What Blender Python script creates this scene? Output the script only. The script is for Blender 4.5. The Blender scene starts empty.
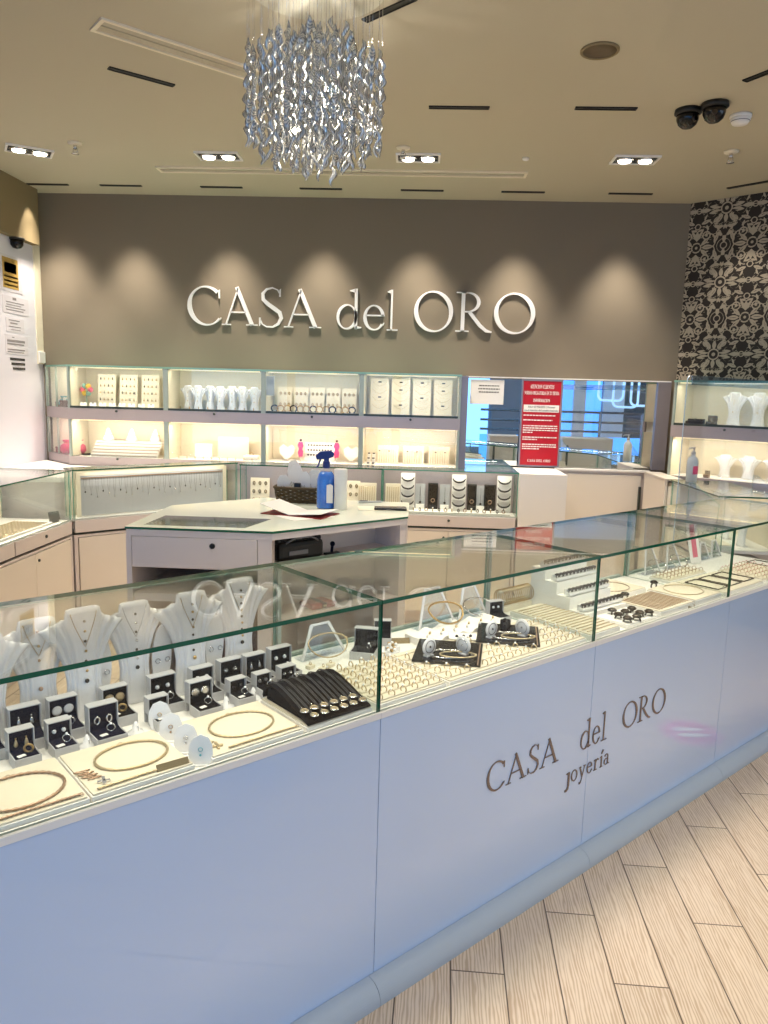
import bpy, bmesh, math, random
from mathutils import Vector, Matrix
random.seed(7)
S = bpy.context.scene
COL = S.collection
PI = math.pi
ANG = math.radians(43.1357)            # direction of the front counter in the room
TX = Vector((math.cos(ANG), math.sin(ANG), 0)); TY = Vector((-math.sin(ANG), math.cos(ANG), 0))
V0, VB = 1.332, 1.8075                 # front glass / back glass of the front counter
ZT, ZB, ZP, ZS = 1.045, 0.754, 0.748, 0.051
HC = 2.85                              # ceiling
WY = 5.45                              # back wall
def FC(u, v, z): return TX*u + TY*v + Vector((0, 0, z))

# ------------------------------------------------------------------ materials
def lin(c):
    if isinstance(c, str):
        c = [int(c[i:i+2], 16)/255 for i in (0, 2, 4)]
    return tuple(x/12.92 if x <= .04045 else ((x+.055)/1.055)**2.4 for x in c) + (1,)
MATS = {}
def mat(name, col, rough=.5, metal=0., emit=0., spec=.5, trans=0., alpha=1., coat=0.):
    m = bpy.data.materials.new(name); m.use_nodes = True
    b = m.node_tree.nodes['Principled BSDF']
    b.inputs['Base Color'].default_value = lin(col)
    b.inputs['Roughness'].default_value = rough
    b.inputs['Metallic'].default_value = metal
    b.inputs['Specular IOR Level'].default_value = spec
    b.inputs['Transmission Weight'].default_value = trans
    b.inputs['Coat Weight'].default_value = coat
    b.inputs['Coat Roughness'].default_value = .03
    if emit:
        b.inputs['Emission Color'].default_value = lin(col); b.inputs['Emission Strength'].default_value = emit
    # faint procedural variation so that no surface is perfectly flat
    if not emit and not trans:
        nt = m.node_tree
        n = nt.nodes.new('ShaderNodeTexNoise'); n.inputs['Scale'].default_value = 35
        tc = nt.nodes.new('ShaderNodeTexCoord')
        r = nt.nodes.new('ShaderNodeMapRange'); r.inputs[3].default_value = max(0, rough-.03); r.inputs[4].default_value = min(1, rough+.05)
        nt.links.new(tc.outputs['Object'], n.inputs['Vector'])
        nt.links.new(n.outputs[0], r.inputs[0]); nt.links.new(r.outputs[0], b.inputs['Roughness'])
    MATS[name] = m
    return m
def glassmat(name, tint, f0=.028, power=4.3, rough=.0):
    m = bpy.data.materials.new(name); m.use_nodes = True; nt = m.node_tree
    nt.nodes.remove(nt.nodes['Principled BSDF']); out = nt.nodes['Material Output']
    t = nt.nodes.new('ShaderNodeBsdfTransparent'); t.inputs[0].default_value = tint + (1,)
    g = nt.nodes.new('ShaderNodeBsdfGlossy'); g.inputs['Roughness'].default_value = rough; g.inputs[0].default_value = (1, 1, 1, 1)
    lw = nt.nodes.new('ShaderNodeLayerWeight'); lw.inputs[0].default_value = .5     # Schlick: the same on both faces of a pane
    pw = nt.nodes.new('ShaderNodeMath'); pw.operation = 'POWER'; pw.inputs[1].default_value = power
    ma = nt.nodes.new('ShaderNodeMath'); ma.operation = 'MULTIPLY_ADD'; ma.inputs[1].default_value = .9-f0; ma.inputs[2].default_value = f0
    nt.links.new(lw.outputs['Facing'], pw.inputs[0]); nt.links.new(pw.outputs[0], ma.inputs[0])
    mx = nt.nodes.new('ShaderNodeMixShader')
    nt.links.new(ma.outputs[0], mx.inputs[0]); nt.links.new(t.outputs[0], mx.inputs[1]); nt.links.new(g.outputs[0], mx.inputs[2])
    nt.links.new(mx.outputs[0], out.inputs[0])
    MATS[name] = m
    return m
M = MATS
mat('ceiling_paint', 'c0b8a3', .75, spec=.2)
mat('taupe_paint', '827767', .8, spec=.2)
mat('white_wall', 'dedbe4', .6, spec=.3)
mat('bulkhead', '8a7a5c', .7, spec=.2)
mat('white', 'eeebe6', .45)
mat('white_gloss', 'f2efea', .12)
mat('cream', 'e9dfc9', .55)
mat('tray_cream', 'ded4bf', .6)
mat('cream_cab', 'e3dace', .35)
mat('mauve_cab', 'd9cfcb', .35)
mat('mauve_rail', 'b3a7a8', .35, .3)
mat('alu', 'a7b3ab', .4, .3)
mat('alu_dark', '4c544f', .3, .6)
mat('dark', '17140f', .5)
mat('black', '0a0a0c', .4)
mat('black_gloss', '0b0808', .08)
mat('navy', '0c0f24', .9, spec=.1)
mat('velvet', '0c0b0e', .95, spec=.08)
mat('box_grey', 'b9b9bb', .4)
mat('panel_mall_blue', 'bed5f4', .04, spec=.7, coat=1.)  # white glass; the passage's blue light is put into its base colour
mat('skirt_grey', 'b3c0cb', .5, .0, spec=.35)
mat('gold', 'bb9c68', .28, .85)
mat('pale_gold', 'cbb793', .35, .75)
mat('rose_gold', 'b0927a', .35, .75)
mat('silver', 'd5d3d2', .18, 1.)
mat('chrome', 'e6e8ec', .05, 1.)
mat('canopy_glow_cream', 'efebd8', .12, .0)  # mirrored ceiling and lamp glow put into a cream base colour
mat('gunmetal', '4b4540', .25, 1.)
mat('stone_white', 'f7f7fa', .05)
mat('stone_dark', '2b2531', .05)
mat('letter_metal', 'ebe8e6', .35, .0)
mat('letter_brown', '7f7472', .25, .75)
mat('paper', 'f1eee9', .8)
mat('paper_warm', 'f3e7d2', .8)
mat('ink', '55504e', .8)
mat('faint_ink', '8b8587', .8)
mat('notice_grey', 'd6d1d8', .7)
mat('ochre', 'b8954a', .7)
mat('ink_dark', '222020', .8)
mat('cord_grey', '3d3d40', .5)
mat('red', 'b3101f', .35)
mat('red_dark', '8d1c1d', .5)
mat('blue_liquid', '3f7fe0', .15)
mat('blue_cap', '1c2f78', .35)
mat('clear_plastic', 'd3dade', .2)
mat('wicker', '4a3a20', .7)
mat('pink', 'ea3f78', .5)
mat('rose', 'd9627e', .5)
mat('teal', '3f9aa8', .5)
mat('yellow', 'd7b03c', .5)
mat('brown', '5b3423', .6)
mat('grey_panel', 'b9bcc0', .6)
mat('grey_post', '8d8890', .35, .4)
mat('speaker_brown', '5b4b33', .6)
mat('mid_grey', '77777a', .5)
mat('pink_floor', 'd9628f', .5)
mat('mall_grey', '8f949b', .5)
mat('mall_dark', '16303f', .25)
mat('mall_white', 'd9e0e6', .4)
mat('steel', '6f7b85', .25, .9)
mat('lamp', 'fff2d8', emit=22)
mat('led', 'ffe7c0', emit=1.1)
mat('neon', 'bfe3fb', emit=.95)
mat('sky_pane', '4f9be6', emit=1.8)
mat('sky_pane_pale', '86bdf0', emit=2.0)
mat('edge_green', '125a40', .12, spec=.6)
mat('edge_mid', '4f9580', .12, spec=.6)
mat('edge_pale', '7fa899', .15, spec=.6)
mat('green_white', 'e9efdf', .06, spec=.6)
mat('smoke_glass', '4f574c', .05, spec=.6)
mat('acrylic_white', 'e6e6e8', .18, spec=.5)
glassmat('glass', (.965, .985, .972))
glassmat('glass_clear', (.985, .99, .99))
glassmat('acrylic', (.93, .955, .985), .06)
glassmat('acrylic_blue', (.62, .76, .90), .22)
mat('edge_blue', 'b4cde2', .15)
def mirror():
    m = bpy.data.materials.new('mirror'); m.use_nodes = True
    b = m.node_tree.nodes['Principled BSDF']; b.inputs['Base Color'].default_value = (.86, .9, .92, 1)
    b.inputs['Metallic'].default_value = 1; b.inputs['Roughness'].default_value = .01
    M['mirror'] = m
mirror()
def crystal():
    m = bpy.data.materials.new('crystal'); m.use_nodes = True; nt = m.node_tree
    b = nt.nodes['Principled BSDF']; b.inputs['Metallic'].default_value = .7; b.inputs['Roughness'].default_value = .16
    n = nt.nodes.new('ShaderNodeTexWave'); n.inputs['Scale'].default_value = 60; n.inputs['Distortion'].default_value = 2
    tc = nt.nodes.new('ShaderNodeTexCoord'); r = nt.nodes.new('ShaderNodeValToRGB')
    r.color_ramp.elements[0].color = lin('929aa6'); r.color_ramp.elements[1].color = lin('f7f3e8')
    nt.links.new(tc.outputs['Object'], n.inputs[0]); nt.links.new(n.outputs[0], r.inputs[0]); nt.links.new(r.outputs[0], b.inputs['Base Color'])
    M['crystal'] = m
crystal()
def floormat():
    m = bpy.data.materials.new('wood_tile'); m.use_nodes = True; nt = m.node_tree; L = nt.links.new
    b = nt.nodes['Principled BSDF']; b.inputs['Roughness'].default_value = .38; b.inputs['Specular IOR Level'].default_value = .4
    def math_(op, a, c=None, d=None):
        n = nt.nodes.new('ShaderNodeMath'); n.operation = op
        for i, v in enumerate((a, c, d)):
            if v is None: continue
            if isinstance(v, (int, float)): n.inputs[i].default_value = v
            else: L(v, n.inputs[i])
        return n.outputs[0]
    tc = nt.nodes.new('ShaderNodeTexCoord')
    mp = nt.nodes.new('ShaderNodeMapping'); mp.inputs['Rotation'].default_value = (0, 0, -(ANG + PI/4 - PI/2)); L(tc.outputs['Object'], mp.inputs[0])
    sp = nt.nodes.new('ShaderNodeSeparateXYZ'); L(mp.outputs[0], sp.inputs[0])
    W, LN = .1445, .80
    xs = math_('DIVIDE', math_('SUBTRACT', sp.outputs[0], .366), W)
    row = math_('FLOOR', xs); fx = math_('SUBTRACT', xs, row)
    ys = math_('DIVIDE', math_('SUBTRACT', sp.outputs[1], 2.105), LN)
    ys = math_('SUBTRACT', ys, math_('MULTIPLY', row, -.3333))
    col = math_('FLOOR', ys); fy = math_('SUBTRACT', ys, col)
    ex = math_('MULTIPLY', math_('MINIMUM', fx, math_('SUBTRACT', 1, fx)), W)
    ey = math_('MULTIPLY', math_('MINIMUM', fy, math_('SUBTRACT', 1, fy)), LN)
    e = math_('MINIMUM', ex, ey)
    seam = nt.nodes.new('ShaderNodeMapRange'); seam.inputs[1].default_value = .0012; seam.inputs[2].default_value = .0026; L(e, seam.inputs[0])
    cb = nt.nodes.new('ShaderNodeCombineXYZ'); L(row, cb.inputs[0]); L(col, cb.inputs[1])
    wn = nt.nodes.new('ShaderNodeTexWhiteNoise'); L(cb.outputs[0], wn.inputs[0])
    off = nt.nodes.new('ShaderNodeVectorMath'); off.operation = 'MULTIPLY_ADD'
    off.inputs[1].default_value = (7, 7, 7); L(wn.outputs[1], off.inputs[0]); L(mp.outputs[0], off.inputs[2])
    sc = nt.nodes.new('ShaderNodeMapping'); sc.inputs['Scale'].default_value = (16, 2.0, 1); L(off.outputs[0], sc.inputs[0])
    n1 = nt.nodes.new('ShaderNodeTexNoise'); n1.inputs['Scale'].default_value = 2.2; n1.inputs['Detail'].default_value = 4; n1.inputs['Distortion'].default_value = 1.2; L(sc.outputs[0], n1.inputs[0])
    w1 = nt.nodes.new('ShaderNodeTexWave'); w1.inputs['Scale'].default_value = 2.2; w1.inputs['Distortion'].default_value = 9; w1.inputs['Detail'].default_value = 3; w1.inputs['Detail Scale'].default_value = 1.2; L(sc.outputs[0], w1.inputs[0])
    mixg = math_('ADD', math_('MULTIPLY', n1.outputs[0], .6), math_('MULTIPLY', w1.outputs['Fac'], .4))
    rp = nt.nodes.new('ShaderNodeValToRGB'); L(mixg, rp.inputs[0])
    rp.color_ramp.elements[0].position = .3; rp.color_ramp.elements[0].color = lin('c0a98f')
    rp.color_ramp.elements[1].position = .62; rp.color_ramp.elements[1].color = lin('dfcdb7')
    hs = nt.nodes.new('ShaderNodeHueSaturation'); L(rp.outputs[0], hs.inputs['Color'])
    L(math_('ADD', math_('MULTIPLY', wn.outputs[0], .12), .94), hs.inputs['Value'])
    mx = nt.nodes.new('ShaderNodeMix'); mx.data_type = 'RGBA'; L(seam.outputs[0], mx.inputs[0])
    mx.inputs[6].default_value = lin('5a4a3c'); L(hs.outputs[0], mx.inputs[7]); L(mx.outputs[2], b.inputs['Base Color'])
    bp = nt.nodes.new('ShaderNodeBump'); bp.inputs['Strength'].default_value = .18; bp.inputs['Distance'].default_value = .002
    L(math_('ADD', mixg, seam.outputs[0]), bp.inputs['Height']); L(bp.outputs[0], b.inputs['Normal'])
    M['wood_tile'] = m
floormat()
def damaskmat():
    m = bpy.data.materials.new('damask_paper'); m.use_nodes = True; nt = m.node_tree
    b = nt.nodes['Principled BSDF']; b.inputs['Roughness'].default_value = .6
    a = nt.nodes.new('ShaderNodeAttribute'); a.attribute_name = 'motif'
    r = nt.nodes.new('ShaderNodeValToRGB'); r.color_ramp.elements[0].position = .47; r.color_ramp.elements[1].position = .53
    r.color_ramp.elements[0].color = lin('1d130b'); r.color_ramp.elements[1].color = lin('a79b88')
    nt.links.new(a.outputs['Fac'], r.inputs[0]); nt.links.new(r.outputs[0], b.inputs['Base Color'])
    M['damask_paper'] = m
damaskmat()

# ------------------------------------------------------------------ mesh builder
class MB:
    def __init__(s): s.bm = bmesh.new(); s.sm = set()
    def face(s, vs, mi=0, smooth=False):
        try: f = s.bm.faces.new(vs)
        except ValueError: return None
        f.material_index = mi; f.smooth = smooth
        return f
    def v(s, p): return s.bm.verts.new(p)
    def box(s, x0, y0, z0, x1, y1, z1, mi=0, bev=0, thin=None, mi2=1):
        if x0 > x1: x0, x1 = x1, x0
        if y0 > y1: y0, y1 = y1, y0
        if z0 > z1: z0, z1 = z1, z0
        P = [s.v((x, y, z)) for z in (z0, z1) for x, y in ((x0, y0), (x1, y0), (x1, y1), (x0, y1))]
        F = []
        for ids, ax in (((3, 2, 1, 0), 'z'), ((4, 5, 6, 7), 'z'), ((0, 1, 5, 4), 'y'), ((2, 3, 7, 6), 'y'), ((1, 2, 6, 5), 'x'), ((3, 0, 4, 7), 'x')):
            F.append(s.face([P[i] for i in ids], mi if (thin is None or ax == thin) else mi2))
        if bev:
            es = list({e for f in F for e in f.edges})
            bmesh.ops.bevel(s.bm, geom=es, offset=bev, segments=2, profile=.5, affect='EDGES', clamp_overlap=True)
        return s
    def prism(s, poly, z0, z1, mi=0, mi2=None):
        n = len(poly); a = [s.v((p[0], p[1], z0)) for p in poly]; b = [s.v((p[0], p[1], z1)) for p in poly]
        ar = sum(poly[i][0]*poly[(i+1) % n][1]-poly[(i+1) % n][0]*poly[i][1] for i in range(n))
        if ar < 0: a.reverse(); b.reverse()
        s.face(a[::-1], mi); s.face(b, mi)
        for i in range(n): s.face([a[i], a[(i+1) % n], b[(i+1) % n], b[i]], mi if mi2 is None else mi2)
        return s
    def slab(s, poly, origin, ex, ey, en, t0, t1, mi=0, mi2=None):
        """a flat outline in the plane (ex, ey), thickness along en"""
        o, ex, ey, en = Vector(origin), Vector(ex), Vector(ey), Vector(en)
        n = len(poly); a = [s.v(o+ex*p[0]+ey*p[1]+en*t0) for p in poly]; b = [s.v(o+ex*p[0]+ey*p[1]+en*t1) for p in poly]
        s.face(a[::-1], mi); s.face(b, mi)
        for i in range(n): s.face([a[i], a[(i+1) % n], b[(i+1) % n], b[i]], mi if mi2 is None else mi2)
        return s
    def tube(s, pts, r, n=6, closed=False, mi=0, cap=True):
        pts = [Vector(p) for p in pts]; k = len(pts); rings = []; prev = None
        for i, p in enumerate(pts):
            if closed: d = pts[(i+1) % k]-pts[i-1]
            else: d = pts[min(i+1, k-1)]-pts[max(i-1, 0)]
            d.normalize()
            if prev is None:
                q = Vector((0, 0, 1)) if abs(d.z) < .9 else Vector((1, 0, 0)); prev = (q-d*q.dot(d)).normalized()
            else:
                prev = (prev-d*prev.dot(d)).normalized()
            w = d.cross(prev); rr = r[i] if isinstance(r, (list, tuple)) else r
            rings.append([s.v(p+(prev*math.cos(2*PI*j/n)+w*math.sin(2*PI*j/n))*rr) for j in range(n)])
        for i in range(k if closed else k-1):
            A, B = rings[i], rings[(i+1) % k]
            for j in range(n): s.face([A[j], A[(j+1) % n], B[(j+1) % n], B[j]], mi, True)
        if not closed and cap: s.face(rings[0][::-1], mi); s.face(rings[-1], mi)
        return s
    def lathe(s, prof, c=(0, 0, 0), n=20, mi=0, axis='z', smooth=True):
        c = Vector(c); rings = []
        for r, h in prof:
            ring = []
            for j in range(n):
                a = 2*PI*j/n; x, y = r*math.cos(a), r*math.sin(a)
                p = Vector((x, y, h)) if axis == 'z' else (Vector((x, -h, y)) if axis == 'y' else Vector((h, x, y)))
                ring.append(s.v(c+p))
            rings.append(ring)
        for A, B in zip(rings, rings[1:]):
            for j in range(n): s.face([A[j], A[(j+1) % n], B[(j+1) % n], B[j]], mi, smooth)
        s.face(rings[0][::-1], mi); s.face(rings[-1], mi)
        return s
    def ball(s, c, r, mi=0, n=8, sz=(1, 1, 1)):
        k = 6; prof = [(max(1e-4, math.sin(PI*i/k))*r*sz[0], -math.cos(PI*i/k)*r*sz[2]) for i in range(k+1)]
        return s.lathe(prof, c, n, mi)
    def torus(s, c, R, r, axis='z', n=24, m=6, mi=0, sx=1., sy=1., wob=0, wn=0):
        pts = []; rr = []
        for i in range(n):
            a = 2*PI*i/n; x, y = R*sx*math.cos(a), R*sy*math.sin(a)
            p = Vector((x, y, 0)) if axis == 'z' else (Vector((x, 0, y)) if axis == 'y' else Vector((0, x, y)))
            pts.append(Vector(c)+p); rr.append(r*(1+wob*(1 if i % 2 else -1)))
        return s.tube(pts, rr, m, True, mi)
    def build(s, name, mats, parent=None, loc=None, rz=0., rot=None):
        me = bpy.data.meshes.new(name); bmesh.ops.recalc_face_normals(s.bm, faces=s.bm.faces[:]); s.bm.to_mesh(me); s.bm.free()
        for m in (mats if isinstance(mats, (list, tuple)) else [mats]): me.materials.append(M[m] if isinstance(m, str) else m)
        o = bpy.data.objects.new(name, me); COL.objects.link(o)
        if parent: o.parent = parent
        if loc is not None: o.location = loc
        o.rotation_euler = rot if rot else (0, 0, rz)
        return o
def tag(o, label, cat, group=None, kind=None):
    if label: o['label'] = label
    if cat: o['category'] = cat
    if group: o['group'] = group
    if kind: o['kind'] = kind
    return o
def thing(name, label, cat, loc=(0, 0, 0), rz=0., group=None):
    o = bpy.data.objects.new(name, None); o.empty_display_size = .05; COL.objects.link(o)
    o.location = loc; o.rotation_euler = (0, 0, rz)
    return tag(o, label, cat, group)
def structure(o): o['kind'] = 'structure'; return o
KIDS = {}
def dup(root, loc, rz=None, label=None, group=None):
    r = root.copy(); COL.objects.link(r); r.location = loc
    if rz is not None: r.rotation_euler = (0, 0, rz)
    if label: r['label'] = label
    if group: r['group'] = group
    for ch in root.children:
        c = ch.copy(); COL.objects.link(c); c.parent = r
        for g in ch.children:
            d = g.copy(); COL.objects.link(d); d.parent = c
    return r
def pane(name, box, thin, parent, mats=('glass', 'edge_green')):
    return MB().box(*box, thin=thin).build(name, list(mats), parent)
def bx(name, box, m, parent=None, bev=0, **k): return MB().box(*box, bev=bev).build(name, m, parent, **k)
ORD = ['first', 'second', 'third', 'fourth', 'fifth', 'sixth', 'seventh', 'eighth', 'ninth', 'tenth', 'eleventh', 'twelfth', 'thirteenth', 'fourteenth', 'fifteenth', 'sixteenth', 'seventeenth', 'eighteenth', 'nineteenth', 'twentieth', 'twenty-first', 'twenty-second', 'twenty-third', 'twenty-fourth', 'twenty-fifth', 'twenty-sixth']
def serif(s):
    o = ''
    for ch in s:
        if 'A' <= ch <= 'Z': o += chr(0x1D400+ord(ch)-65)
        elif 'a' <= ch <= 'z': o += chr(0x1D41A+ord(ch)-97)
        else: o += ch
    return o
def glyph_mesh(txt, depth, offset=-.010, size=1.):
    c = bpy.data.curves.new('lettering', 'FONT'); c.body = txt; c.extrude = depth; c.offset = offset; c.size = size; c.resolution_u = 6
    t = bpy.data.objects.new('lettering', c); COL.objects.link(t)
    bpy.context.view_layer.update()
    me = bpy.data.meshes.new_from_object(t.evaluated_get(bpy.context.evaluated_depsgraph_get()))
    bpy.data.objects.remove(t); bpy.data.curves.remove(c)
    return me
def bounds(me):
    xs = [v.co.x for v in me.vertices]; ys = [v.co.y for v in me.vertices]
    return min(xs), max(xs), min(ys), max(ys)
def put_text(txt, m, parent, x0, x1, y0, y1, depth=.0006, name='lettering', offset=-.004, serif_=True, keep=False, off=None):
    """text stretched into the rectangle x0..x1, y0..y1 of the parent's XZ face (front is local -Y)"""
    me = glyph_mesh(serif(txt) if serif_ else txt, 1., offset)
    if not me.vertices: return None
    a, b, c, d = bounds(me)
    for v in me.vertices:
        x = x0+(v.co.x-a)/(b-a)*(x1-x0); z = y0+(v.co.y-c)/(d-c)*(y1-y0)
        v.co = (x, (-1 if v.co.z > 0 else 0)*depth, z)
    me.materials.clear(); me.materials.append(M[m])
    for p in me.polygons: p.material_index = 0
    o = bpy.data.objects.new(name, me); COL.objects.link(o); o.parent = parent
    if off: o.location = off
    return o

# light old-style serif letters, drawn as closed outlines in a unit box (x to the right, y up, cap height 1)
def stroke_(pts, ws):
    L, R = [], []
    for i, q in enumerate(pts):
        a, b = Vector(pts[max(i-1, 0)]+(0,)), Vector(pts[min(i+1, len(pts)-1)]+(0,)); d = (b-a).normalized(); n = Vector((-d.y, d.x, 0))*ws[i]/2; q = Vector(q+(0,)); L.append(q+n); R.append(q-n)
    out = []
    for i in range(len(pts)-1): out.append([L[i], R[i], R[i+1], L[i+1]])
    return out
def bowl_(cx, cy, rx, ry, thick, thin, a0=0, a1=360, tilt=18, n=56):
    quads = []; prev = None; c = math.radians(tilt)
    for i in range(n+1):
        a = math.radians(a0+(a1-a0)*i/n); w = thin+(thick-thin)*abs(math.cos(a-c))**1.6
        o_ = Vector((cx+rx*math.cos(a), cy+ry*math.sin(a), 0)); k = Vector((math.cos(a)*ry, math.sin(a)*rx, 0)).normalized(); i_ = o_-k*w
        if prev: quads.append([prev[0], o_, i_, prev[1]])
        prev = (o_, i_)
    return quads
def bar_(x0, y0, x1, y1): return [[Vector((x0, y0, 0)), Vector((x1, y0, 0)), Vector((x1, y1, 0)), Vector((x0, y1, 0))]]
def tri_(*p): return [[Vector(q+(0,)) for q in p]]
K, T = .092, .034
def letter_shape(c):
    if c == 'O': return bowl_(.5, .5, .50, .52, K+.02, T)
    if c == 'C': return bowl_(.48, .5, .48, .52, K+.02, T, 48, 318)+tri_((.80, .70), (.835, .70), (.83, .93), (.79, .90))+stroke_([(.82, .145), (.86, .20)], [.04, .015])
    if c == 'A': return stroke_([(.09, .0), (.44, 1.0)], [T+.006, T+.006])+stroke_([(.40, 1.03), (.83, .0)], [K+.008, K+.014])+bar_(.22, .335, .66, .335+T)+bar_(-.02, 0, .23, T*.8)+bar_(.66, 0, .98, T*.8)
    if c == 'S':
        P = [(.50, .83), (.44, .95), (.32, 1.0), (.18, .96), (.09, .85), (.10, .70), (.21, .59), (.36, .48), (.49, .38), (.53, .24), (.46, .09), (.33, .01), (.18, .01), (.07, .08), (.02, .22)]
        return stroke_(P, [.02, .03, .034, .05, .075, .088, .098, .104, .098, .085, .07, .045, .034, .032, .02])+tri_((.475, .78), (.515, .78), (.515, .98), (.485, .95))+tri_((.0, .02), (.03, .06), (.04, .24), (.0, .24))
    if c == 'R': return bar_(.13, 0, .13+K, 1)+bar_(.0, 0, .34, T*.8)+bar_(.0, 1-T*.8, .25, 1)+bowl_(.30, .745, .31, .255, K, T, -92, 92, 0, 28)+bar_(.2, 1-T, .31, 1)+bar_(.2, .49, .31, .49+T)+stroke_([(.34, .50), (.62, .16), (.78, .03), (.92, .0)], [K*.9, K, K*.85, .03])
    if c == 'l': return bar_(.34, 0, .34+K*1.75, 1)+bar_(.05, 0, .95, T*.8)+tri_((.36, 1.0), (.05, .955), (.05, .935), (.36, .90))
    if c == 'd': return bowl_(.42, .30, .42, .315, K+.02, T, 0, 360, -12)+bar_(.72, .0, .72+K*1.25, 1)+tri_((.75, 1.0), (.52, .955), (.52, .935), (.75, .90))+tri_((.72, .0), (1.0, .03), (1.0, .055), (.80, .08))
    if c == 'e': return bowl_(.5, .5, .5, .52, K*1.75, T*1.6, 8, 325, 8)+bar_(.10, .56, .96, .56+T*1.7)+stroke_([(.90, .20), (.97, .30)], [.07, .03])
    if c == 'o': return bowl_(.5, .5, .5, .52, K*1.7, T*1.8)
    if c == 'a': return stroke_([(.12, .80), (.24, .94), (.42, .98), (.58, .92), (.64, .78), (.64, .20), (.72, .05), (.92, .03)], [.12, .07, .06, .10, .15, .15, .12, .04])+bowl_(.38, .28, .36, .30, K*1.6, T*1.6, 60, 330, 0)
    if c == 'r': return bar_(.22, 0, .42, 1)+bar_(.0, 0, .70, T*1.6)+tri_((.24, 1.0), (.0, .93), (.0, .89), (.24, .84))+stroke_([(.40, .70), (.58, .92), (.78, .97), (.96, .86)], [.05, .09, .13, .14])
    if c == 'i': return bar_(.34, 0, .70, 1)+bar_(.0, 0, 1, T*1.6)+tri_((.36, 1.0), (.02, .93), (.02, .89), (.36, .84))
    if c == 'y': return stroke_([(.14, 1.0), (.54, .36)], [.13, .15])+stroke_([(.86, 1.0), (.50, .30), (.32, .04), (.12, .03)], [.05, .06, .07, .13])+bar_(.0, .965, .34, 1.0)+bar_(.68, .965, 1.0, 1.0)
    if c == 'j': return bar_(.52, .30, .82, 1)+stroke_([(.67, .32), (.62, .14), (.40, .03), (.08, .02)], [.30, .24, .14, .10])+tri_((.54, 1.0), (.2, .96), (.2, .93), (.54, .90))
def put_letter(c, m, parent, x0, x1, y0, y1, depth, off=(0, 0, 0), name='letter'):
    qs = letter_shape(c); xs = [q.x for f in qs for q in f]; ys = [q.y for f in qs for q in f]; a, b, c0, d = min(xs), max(xs), min(ys), max(ys); mb = MB()
    for f in qs:
        P = [(x0+(q.x-a)/(b-a)*(x1-x0), y0+(q.y-c0)/(d-c0)*(y1-y0)) for q in f]
        mb.slab(P, off, (1, 0, 0), (0, 0, 1), (0, -1, 0), 0, depth)
    return mb.build(name, m, parent)

# ------------------------------------------------------------------ the setting
def quad(name, pts, m):
    b = MB(); b.face([b.v(p) for p in pts]); return structure(b.build(name, m))
fl = MB().box(-6, -9, -.05, 9, 6.2, 0).build('floor', 'wood_tile'); structure(fl)
b = MB().prism([(-6, -1.6), (7, -1.6), (7, 6.2), (-6, 6.2)], HC, HC+.08); structure(b.build('ceiling', 'ceiling_paint'))
structure(MB().box(-6, -7.3, HC+.35, 9, -1.6, HC+.43).build('ceiling_passage', 'white'))
structure(MB().box(-2.9, WY, 0, 1.9, WY+.15, HC).build('wall_back', 'taupe_paint'))
structure(MB().box(-2.87, 1.2, 0, -2.72, WY, HC).build('wall_left', 'white_wall'))
structure(MB().box(-2.7199, 5.362, 1.672, -2.712, 5.4499, HC).build('trim_12', 'cream'))
structure(MB().box(-2.72, 1.2, 2.48, -2.665, 5.36, HC).build('trim_1', 'bulkhead'))
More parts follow.
